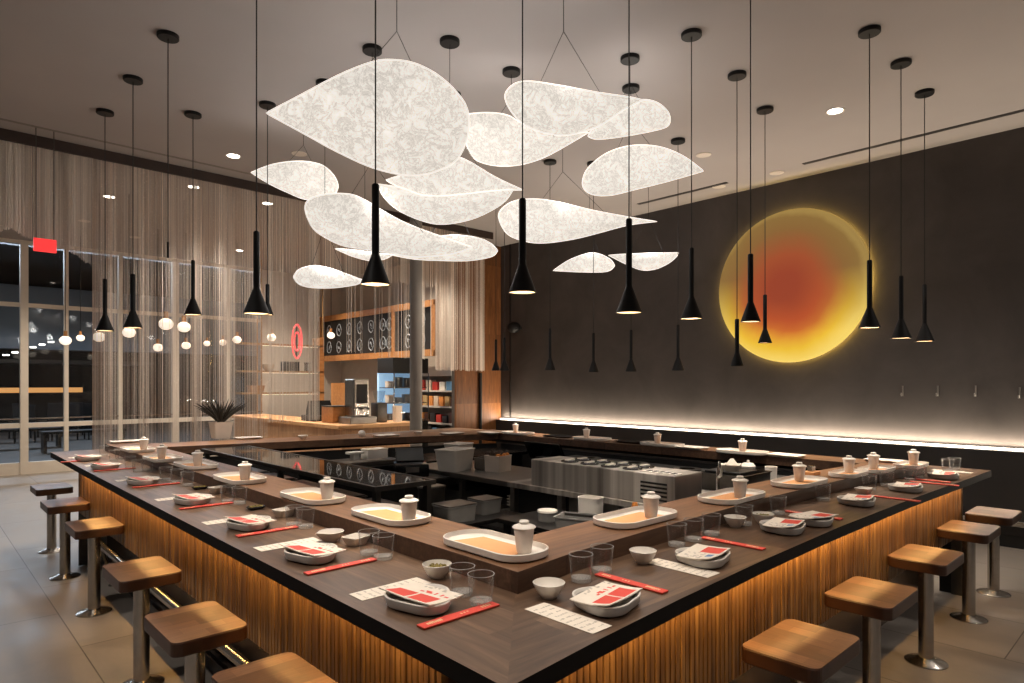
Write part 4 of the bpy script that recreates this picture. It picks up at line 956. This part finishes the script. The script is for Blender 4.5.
PM = [plain('packet_' + n_, c, .55, 0, .12, 30) for c, n_ in PC]
choice = [[6, 4, 6, 7, 6, 6, 5, 6], [6, 2, 4, 6, 1, 6, 4, 2, 5], [5, 2, 5, 2, 0, 2, 5, 4, 3, 3], [3, 1, 0, 1, 3, 7, 3, 6]]; pos = ['first', 'second', 'third', 'fourth', 'fifth', 'sixth', 'seventh', 'eighth', 'ninth', 'tenth']; rown = ['lowest', 'second lowest', 'second highest', 'highest']
for r_, (z, row) in enumerate(zip(SH, choice)):
    n = len(row); st = (yb - ya - .16)/n
    for k, ci in enumerate(row):
        y = yb - .08 - (k + .5)*st; h = rnd.uniform(.13, .20); w = st*.78
        cafe_item('packet', '%s packet on the %s grey shelf, %s from its left end' % (PC[ci][1], rown[r_], pos[k]), 'packet', (7.24, y, z + .0005), [('packet_body', bx(-.06, .06, -w/2, w/2, 0, h, bev=.006), PM[ci])])['group'] = 'packets on the grey wall shelves'

# ------------------------------------------------------------------ kitchen inside the ring
g = thing('sushi_case', 'black framed glass topped sushi case inside the left bar side', 'display case'); zc = 1.0
xa, xb, ya, yb = 1.80, 2.20, 2.97, 5.7
obj('glass_top', bx(xa + .02, xb - .02, ya + .02, yb - .02, zc - .012, zc), M['mirror_black'], g)
bm = bmesh.new()
for a in ((xa, xa + .02, ya, yb), (xb - .02, xb, ya, yb), (xa + .02, xb - .02, ya, ya + .02), (xa + .02, xb - .02, yb - .02, yb)): box(bm, *a, zc - .025, zc + .002)
obj('frame', bm, M['steel_dark'], g)
for x in (xa + .02, xb - .05):
    for y in (ya + .02, 4.2, yb - .06): obj('leg', bx(x, x + .03, y, y + .04, 0, zc - .026), M['steel_dark'], g)
obj('lower_shelf', bx(xa + .01, xb - .01, ya + .07, yb - .08, .70, .72), M['steel_dark'], g)
for k in range(5):
    o = cafe_item('steel_pan', 'dark steel pan under the glass sushi case, %s from its near end' % pos[k], 'pan', (2.0, 3.3 + k*.5, .7205), [('pan_body', tapered(.26, .40, .11, .94), M['steel_dark']), ('pan_lid', bx(-.12, .12, -.19, .19, .118, .124), M['steel_dark'])]); o['group'] = 'pans under the sushi case'
g = thing('prep_table', 'steel prep table with open cubbies in the middle of the bar kitchen', 'table'); xa, xb, ya, yb, zt = 3.14, 3.76, 3.22, 4.62, .85
obj('table_top', bx(xa - .02, xb, ya, yb, zt - .04, zt, bev=.004), M['steel_sat'], g)
for y in (ya + .02, (ya + yb)/2, yb - .06):
    for x in (xa + .01, xb - .05): obj('leg', bx(x, x + .035, y, y + .035, 0, zt - .04), M['steel_sat'], g)
for z in (.12, .48): obj('shelf', bx(xa, xb - .02, ya + .02, yb - .02, z, z + .025), M['steel_sat'], g)
obj('back_panel', bx(xb - .015, xb, ya, yb, .1, zt - .04), M['black'], g)
zi = zt + .0005
def kit(name, lab, cat, px, py, z, parts, rot=0, xy=None):
    q = at(px, py, z); g = thing(name, lab, cat, (q.x, q.y, z + .0006) if xy is None else (xy[0], xy[1], z + .0006), rot)
    for nm, bm, m in parts: obj(nm, bm, m, g, nm not in ('frame',))
    return g
kit('white_bin', 'large white square bin on the prep table', 'bin', 455, 470, .85, [('bin_body', tapered(.28, .21, .165, .84), M['bin'])], .3)
kit('white_bin', 'white square bin half behind the large one', 'bin', 440, 463, .85, [('bin_body', tapered(.22, .18, .16, .84), M['bin'])], .3, (3.58, 4.50))
kit('steel_tub', 'low steel tub between the white bin and the succulent planter', 'tub', 0, 400, .85, [('tub_body', tapered(.18, .13, .09, .92), M['steel_sat'])], .2, (3.45, 3.98))
g = kit('succulent_planter', 'pale square planter of brown succulents on the prep table', 'plant', 498, 471, .85, [('planter_box', tapered(.17, .15, .12, .96, .01, .008), M['pot'])], .2)
bm = bmesh.new(); rnd = random.Random(5)
for k in range(6): rosette(bm, 16, .06, .07, (rnd.uniform(-.09, .09), rnd.uniform(-.06, .06), .11), rnd, .007)
obj('succulents', bm, M['leaf2'], g, True)
bm = bmesh.new()
for k in range(4): bmesh.ops.create_icosphere(bm, subdivisions=2, radius=.02, matrix=Matrix.Translation((-.06 + k*.04, -.045, .125)))
obj('orange_blooms', bm, M['food'], g, True)
for k, (y, z, w, h, m_) in enumerate([(4.2, .506, .34, .17, 'greybin'), (3.75, .506, .30, .12, 'greybin'), (3.42, .506, .26, .10, 'bin'), (4.1, .146, .36, .2, 'greybin'), (3.5, .146, .3, .18, 'bin')]):
    kit('storage_box', ['tall grey box on the prep table shelf, far end', 'low grey box in the middle of the prep table shelf', 'white box on the prep table shelf, near end', 'grey box on the bottom shelf of the prep table', 'white box on the bottom shelf of the prep table'][k], 'box', 0, 400, z - .0, [('box_body', tapered(.26, w, h, .93), M[m_])], 0, (3.36, y))
for k in range(4):
    kit('dish_stack', 'shallow white dish in the pile on the prep table shelf, %s from the bottom' % pos[k], 'dish', 0, 400, .506 + .125 + k*.0215, [('dish_body', tapered(.22, .2, .014, .85), M['bin'])], 0, (3.36, 3.42))['group'] = 'pile of white dishes'
# refrigerated topping unit on its base
g = thing('base_cabinet', 'steel base cabinet under the long refrigerated topping unit', 'cabinet'); xa, xb, ya, yb, zt = 2.98, 3.62, 1.86, 3.20, .885
obj('worktop', bx(xa - .02, xb, ya, yb, zt - .035, zt, bev=.004), M['ksteel'], g)
obj('carcass', bx(xa + .06, xb, ya, yb, .08, zt - .035), M['black'], g)
bm = bmesh.new()
for y in (ya + .01, 2.28, 2.72, yb - .05): box(bm, xa, xa + .04, y, y + .04, 0, zt - .035)
for z in (.3, .58): box(bm, xa + .008, xa + .038, ya + .05, yb - .05, z, z + .05)
obj('frame', bm, M['steel_sat'], g)
obj('drawer_front', bx(xa + .045, xa + .06, 2.34, 2.70, .64, .83), M['steel_sat'], g)
g = thing('topping_fridge', 'long steel refrigerated topping unit with round lids on top', 'fridge'); xa, xb, ya, yb = 2.97, 3.24, 1.90, 2.98; z0, z1 = .8856, 1.055
obj('steel_body', bx(xa, xb, ya, yb, z0, z1, bev=.006), M['ksteel'], g)
for k in range(8):
    bm = bmesh.new(); cxk, cyk = xa + .075 + .12*(k % 2), ya + .33 + .16*(k//2)
    lathe(bm, [(0,0),(.055,0),(.058,.005),(.05,.010),(0,.011)], 24, (cxk, cyk, z1 + .0005)); lo = obj('round_lid', bm, M['black_gloss'], g, True)
    bm = bmesh.new(); box(bm, cxk - .035, cxk + .035, cyk - .012, cyk + .012, z1 + .0105, z1 + .017); obj('lid_strap', bm, M['ceramic'], lo)
bm = bmesh.new()
for k in range(5): box(bm, xa - .003, xa, ya + .05, ya + .22, z0 + .025 + k*.022, z0 + .036 + k*.022)
obj('vent_slots', bm, M['black'], g)
obj('control_panel', bx(xa + .02, xa + .09, ya + .01, ya + .24, z1, z1 + .006), M['bin'], g)
bm = bmesh.new()
for k in range(5): box(bm, xa + .035, xa + .075, ya + .03 + k*.04, ya + .05 + k*.04, z1 + .006, z1 + .008)
obj('control_marks', bm, M['slate'], g)
# low stand in front with pots
g = thing('low_stand', 'low steel stand in front of the topping unit', 'table'); 
obj('stand_top', bx(2.46, 2.90, 1.90, 2.74, .755, .78, bev=.003), M['steel_dark'], g)
for x in (2.48, 2.85):
    for y in (1.93, 2.68): obj('leg', bx(x, x + .03, y, y + .03, 0, .755), M['steel_dark'], g)
kit('upright_container', 'tall white rounded container standing before the topping unit', 'container', 0, 400, .78, [('container_body', tapered(.10, .13, .13, .96, .006, .03), M['bin'])], .2, (2.78, 2.32))
g = kit('lidded_pot', 'steel lidded pot with an orange knob in front of the topping unit', 'pot', 0, 400, .78, [('pot_body', cylbm(.065, .095), M['steel_sat']), ('pot_lid', cylbm(.070, .012, .06, .095), M['steel']), ('relish_knob', cylbm(.022, .03, .012, .107), M['food'])], 0, (2.82, 2.05))
kit('grey_container', 'shallow grey container with a white round lid left of the tall white one', 'container', 0, 400, .78, [('container_body', tapered(.16, .24, .055, .95), M['greybin']), ('tongs', bx(-.02, .0, -.10, .08, .061, .075, bev=.004), M['steel_dark'])], .4, (2.62, 2.26))
kit('round_tub', 'round white lidded tub beside the shallow grey container', 'tub', 577, 521, .78, [('tub_body', cylbm(.05, .05, .055), M['greybin']), ('tub_lid', cylbm(.058, .010, .056, .05), M['bin'])], 0, (2.62, 2.50))
g = thing('low_table', 'low steel table with grey lidded boxes left of the prep table', 'table')
obj('table_top', bx(2.30, 2.94, 3.02, 3.50, .675, .70, bev=.003), M['steel_dark'], g)
for x in (2.32, 2.90):
    for y in (3.04, 3.45): obj('leg', bx(x, x + .03, y, y + .03, 0, .675), M['steel_sat'], g)
for (x, y, w, d_, h, m_, l_) in [(2.48, 3.16, .22, .18, .09, 'greybin', 'grey lidded box at the near corner of the low steel table'), (2.78, 3.22, .17, .16, .08, 'greybin', 'second grey box beside the grey lidded box on the low steel table'), (2.48, 3.40, .16, .10, .17, 'steel_dark', 'upright dark box behind the grey lidded box on the low steel table')]:
    kit('storage_box', l_, 'box', 0, 400, .70, [('box_body', tapered(w, d_, h, .94), M[m_]), ('box_lid', bx(-w*.5, w*.5, -d_*.5, d_*.5, h + .007, h + .017, bev=.003), M['steel_sat'] if m_ != 'bin' else M['white'])], 0, (x, y))
# black counter at the far left
g = thing('black_counter', 'black counter along the far left side of the bar kitchen', 'counter'); 
obj('counter_top', bx(2.35, 4.60, 4.66, 5.18, .83, .86, bev=.003), M['black_gloss'], g); obj('body', bx(2.40, 4.58, 4.72, 5.16, 0, .83), M['black'], g)
zk = .86
kit('tray_stack', 'flat steel sheet tray on the black counter', 'tray', 0, 400, zk, [('tray_body', tapered(.55, .32, .025, .97), M['steel_sat'])], 0, (2.85, 4.92))
kit('tape_dispenser', 'small white dispenser on the flat steel tray', 'dispenser', 0, 400, zk + .033, [('stand', bx(-.03, .03, -.03, .03, 0, .05, bev=.006), M['bin']), ('head', bx(-.07, .07, -.04, .04, .05, .07, bev=.006), M['bin'])], 0, (2.80, 4.94))
kit('small_box', 'small white box beside the dispenser on the steel tray', 'box', 0, 400, zk + .033, [('box_body', bx(-.1, .1, -.06, .06, 0, .075, bev=.004), M['bin']), ('box_lid', bx(-.102, .102, -.062, .062, .075, .085, bev=.002), M['paper'])], 0, (2.99, 4.94))
g = thing('printer_stand', 'narrow black stand carrying the receipt printer', 'stand'); obj('stand_top', bx(2.66, 3.10, 4.0, 4.55, .80, .82), M['black'], g); obj('stand_body', bx(2.70, 3.06, 4.04, 4.5, 0, .80), M['black'], g)
g = kit('receipt_printer', 'black receipt printer with a pale blue screen left of the white bins', 'printer', 0, 400, .82, [('printer_body', bx(-.13, .13, -.14, .14, 0, .10, bev=.015), M['black_gloss']), ('paper_slot', bx(-.05, .05, -.145, -.14, .04, .08), M['steel_sat'])], -.5, (2.92, 4.28))
bm = bx(-.11, .11, -.01, .01, 0, .13, bev=.006); bm.transform(Matrix.Translation((0, .05, .10)) @ Matrix.Rotation(-.7, 4, 'X')); obj('screen', bm, M['black_gloss'], g)
# counter along the right inner side
g = thing('side_counter', 'steel counter inside the right bar side', 'counter'); obj('counter_top', bx(3.66, 4.72, 1.80, 2.30, .84, .87, bev=.003), M['steel_sat'], g); obj('body', bx(3.70, 4.70, 1.82, 2.26, 0, .84), M['black'], g)
kit('glass_steel_box', 'dark steel box of utensils right of the topping unit', 'box', 0, 400, .87, [('box_body', tapered(.40, .30, .10, .98), M['steel_dark']), ('cutting_board', bx(-.17, .06, -.12, .12, .107, .122, bev=.003), M['black'])], 0, (3.92, 2.06))
kit('white_cloth', 'crumpled white cloth on top of the dark utensil box', 'cloth', 0, 400, .9925, [('cloth_body', tapered(.12, .10, .035, .8), M['white']), ('cloth_fold', cylbm(.04, .04, .01, .035), M['white'])], .3, (3.84, 2.04))
kit('storage_jar', 'grey lidded jar on the right inner counter', 'jar', 0, 400, .87, [('jar_body', cylbm(.048, .11), M['greybin']), ('jar_lid', cylbm(.05, .02, .035, .11), M['bin']), ('jar_knob', cylbm(.010, .02, .008, .13), M['bin'])], 0, at(748, 482, .87)[:2])
kit('storage_jar', 'pale open jar right of the lidded one on the inner counter', 'jar', 0, 400, .87, [('jar_body', tapered(.075, .075, .10, .9, .008, .035), M['bin'])], 0, at(771, 482, .87)[:2])
g = kit('spray_faucet', 'steel spray faucet with a white handle beside the topping unit', 'faucet', 0, 400, .885, [], 0, (3.52, 1.96))
bm = bmesh.new(); lathe(bm, [(0,0),(.03,0),(.03,.015),(0,.015)], 16); tube(bm, [(0,0,.01), (0,0,.16), (.02,0,.19), (.10,.04,.17), (.14,.05,.14)], .010, 8); obj('spout', bm, M['steel'], g, True)
bm = bmesh.new(); tube(bm, [(0,0,.10), (-.02,-.03,.12), (-.03,-.05,.19)], [.008, .010, .013], 8); obj('handle', bm, M['ceramic'], g, True)
q = at(556, 460, .90); g = thing('order_screen', 'black order screen leaning below the far ledge by the light line', 'screen', (4.62, 4.40, .80), PI/2)
bm = bx(-.24, .24, -.012, .012, 0, .19, bev=.006); bm.transform(Matrix.Rotation(-.5, 4, 'X')); obj('screen_panel', bm, M['black_gloss'], g); obj('screen_foot', bx(-.06, .06, -.06, .12, -.80, .03), M['black'], g)
g = thing('burner_counter', 'black counter with burners under the far ledge by the light line', 'counter'); obj('counter_top', bx(4.25, 4.70, 2.40, 4.10, .83, .86), M['black'], g); obj('body', bx(4.29, 4.68, 2.44, 4.06, 0, .83), M['black'], g)
for k in range(3):
    bm = bmesh.new(); lathe(bm, [(.06,0),(.11,0),(.11,.02),(.06,.02)], 20, (4.47, 2.75 + k*.5, .8605)); obj('burner_ring', bm, M['steel_dark'], g, True)
q = at(808, 474.5, ZL); g = thing('wooden_block', 'small orange wooden block with a steel knob on the right ledge before the fourth tray', 'block', (q.x, q.y - .02, ZT), RR)
obj('block_body', bx(-.05, .05, -.035, .035, 0, .022, bev=.004), M['liner'], g); obj('steel_holder', bx(-.022, .022, -.016, .016, .022, .055, bev=.004), M['steel'], g)

# ------------------------------------------------------------------ light of the place and added lamps
def area(loc, rot, sx, sy, power, col):
    l = bpy.data.lights.new('area_light', 'AREA'); l.shape = 'RECTANGLE'; l.size = sx; l.size_y = sy; l.energy = power; l.color = col
    o = bpy.data.objects.new('area_light', l); COL.objects.link(o); o.location = loc; o.rotation_euler = rot; return o
for x, y, p in [(-.5,2.4,170), (-.6,4.6,150), (2.8,-.7,80), (5.4,-.5,100), (.4,-.4,50), (6.6,.2,50)]: spot((x, y, CEIL - .03), p, 110, (1, .93, .85), .8, .06)  # added ceiling spots out of view, to light the floor
for x, y in [(.95,1.75), (1.45,1.25), (2.2,.95)]: spot((x, y, CEIL - .03), 95, 46, (1, .90, .78), .8, .05)  # added spots without fixtures, brighten the near counter corner
for x, y, p in [(5.0,10.6,420), (5.4,9.2,240), (6.5,9.8,200), (5.6,12.2,300), (1.4,12.0,230), (3.4,12.0,230)]: spot((x, y, CEIL - .03), p, 120, (1, .84, .66), .8, .06)  # added spots without fixtures, brighten the cafe and window frames
spot((5.9, 6.7, CEIL - .03), 190, 70, (1, .9, .76), .8, .05, (math.radians(24), 0, 0))  # added spot aimed at the curtain by the cedar, no fixture
area((3, 20.5, 4.9), (math.radians(-30), 0, 0), 10, 1, 650, (.75, .86, 1))  # added bluish lamp, brightens the panel in the hall
AMB = (1, .58, .19)
area((SLX - .045, 3.85, ZC - .054), (0, math.radians(-22), 0), .012, 4.8, 20, AMB)
area((3.3, SLY - .045, ZC - .054), (math.radians(22), 0, 0), 4.5, .012, 20, AMB)
area((WX - .040, 3.5, .929), (0, math.radians(180 - 20), 0), .015, 9.8, 150, (1, .84, .66))
w = bpy.data.worlds.new('world'); sc.world = w; w.use_nodes = True
bg = w.node_tree.nodes['Background']; bg.inputs[0].default_value = (.9, .82, .75, 1); bg.inputs[1].default_value = .10
vs = sc.view_settings; vs.view_transform = 'Standard'; vs.look = 'None'; vs.gamma = 1; vs.use_curve_mapping = False; vs.exposure = 0
try:
    c = sc.cycles; c.use_denoising = True; c.max_bounces = 10; c.diffuse_bounces = 4; c.glossy_bounces = 4; c.transmission_bounces = 8; c.transparent_max_bounces = 12; c.sample_clamp_indirect = 6; c.caustics_reflective = False; c.caustics_refractive = False; c.use_light_tree = True
except Exception: pass
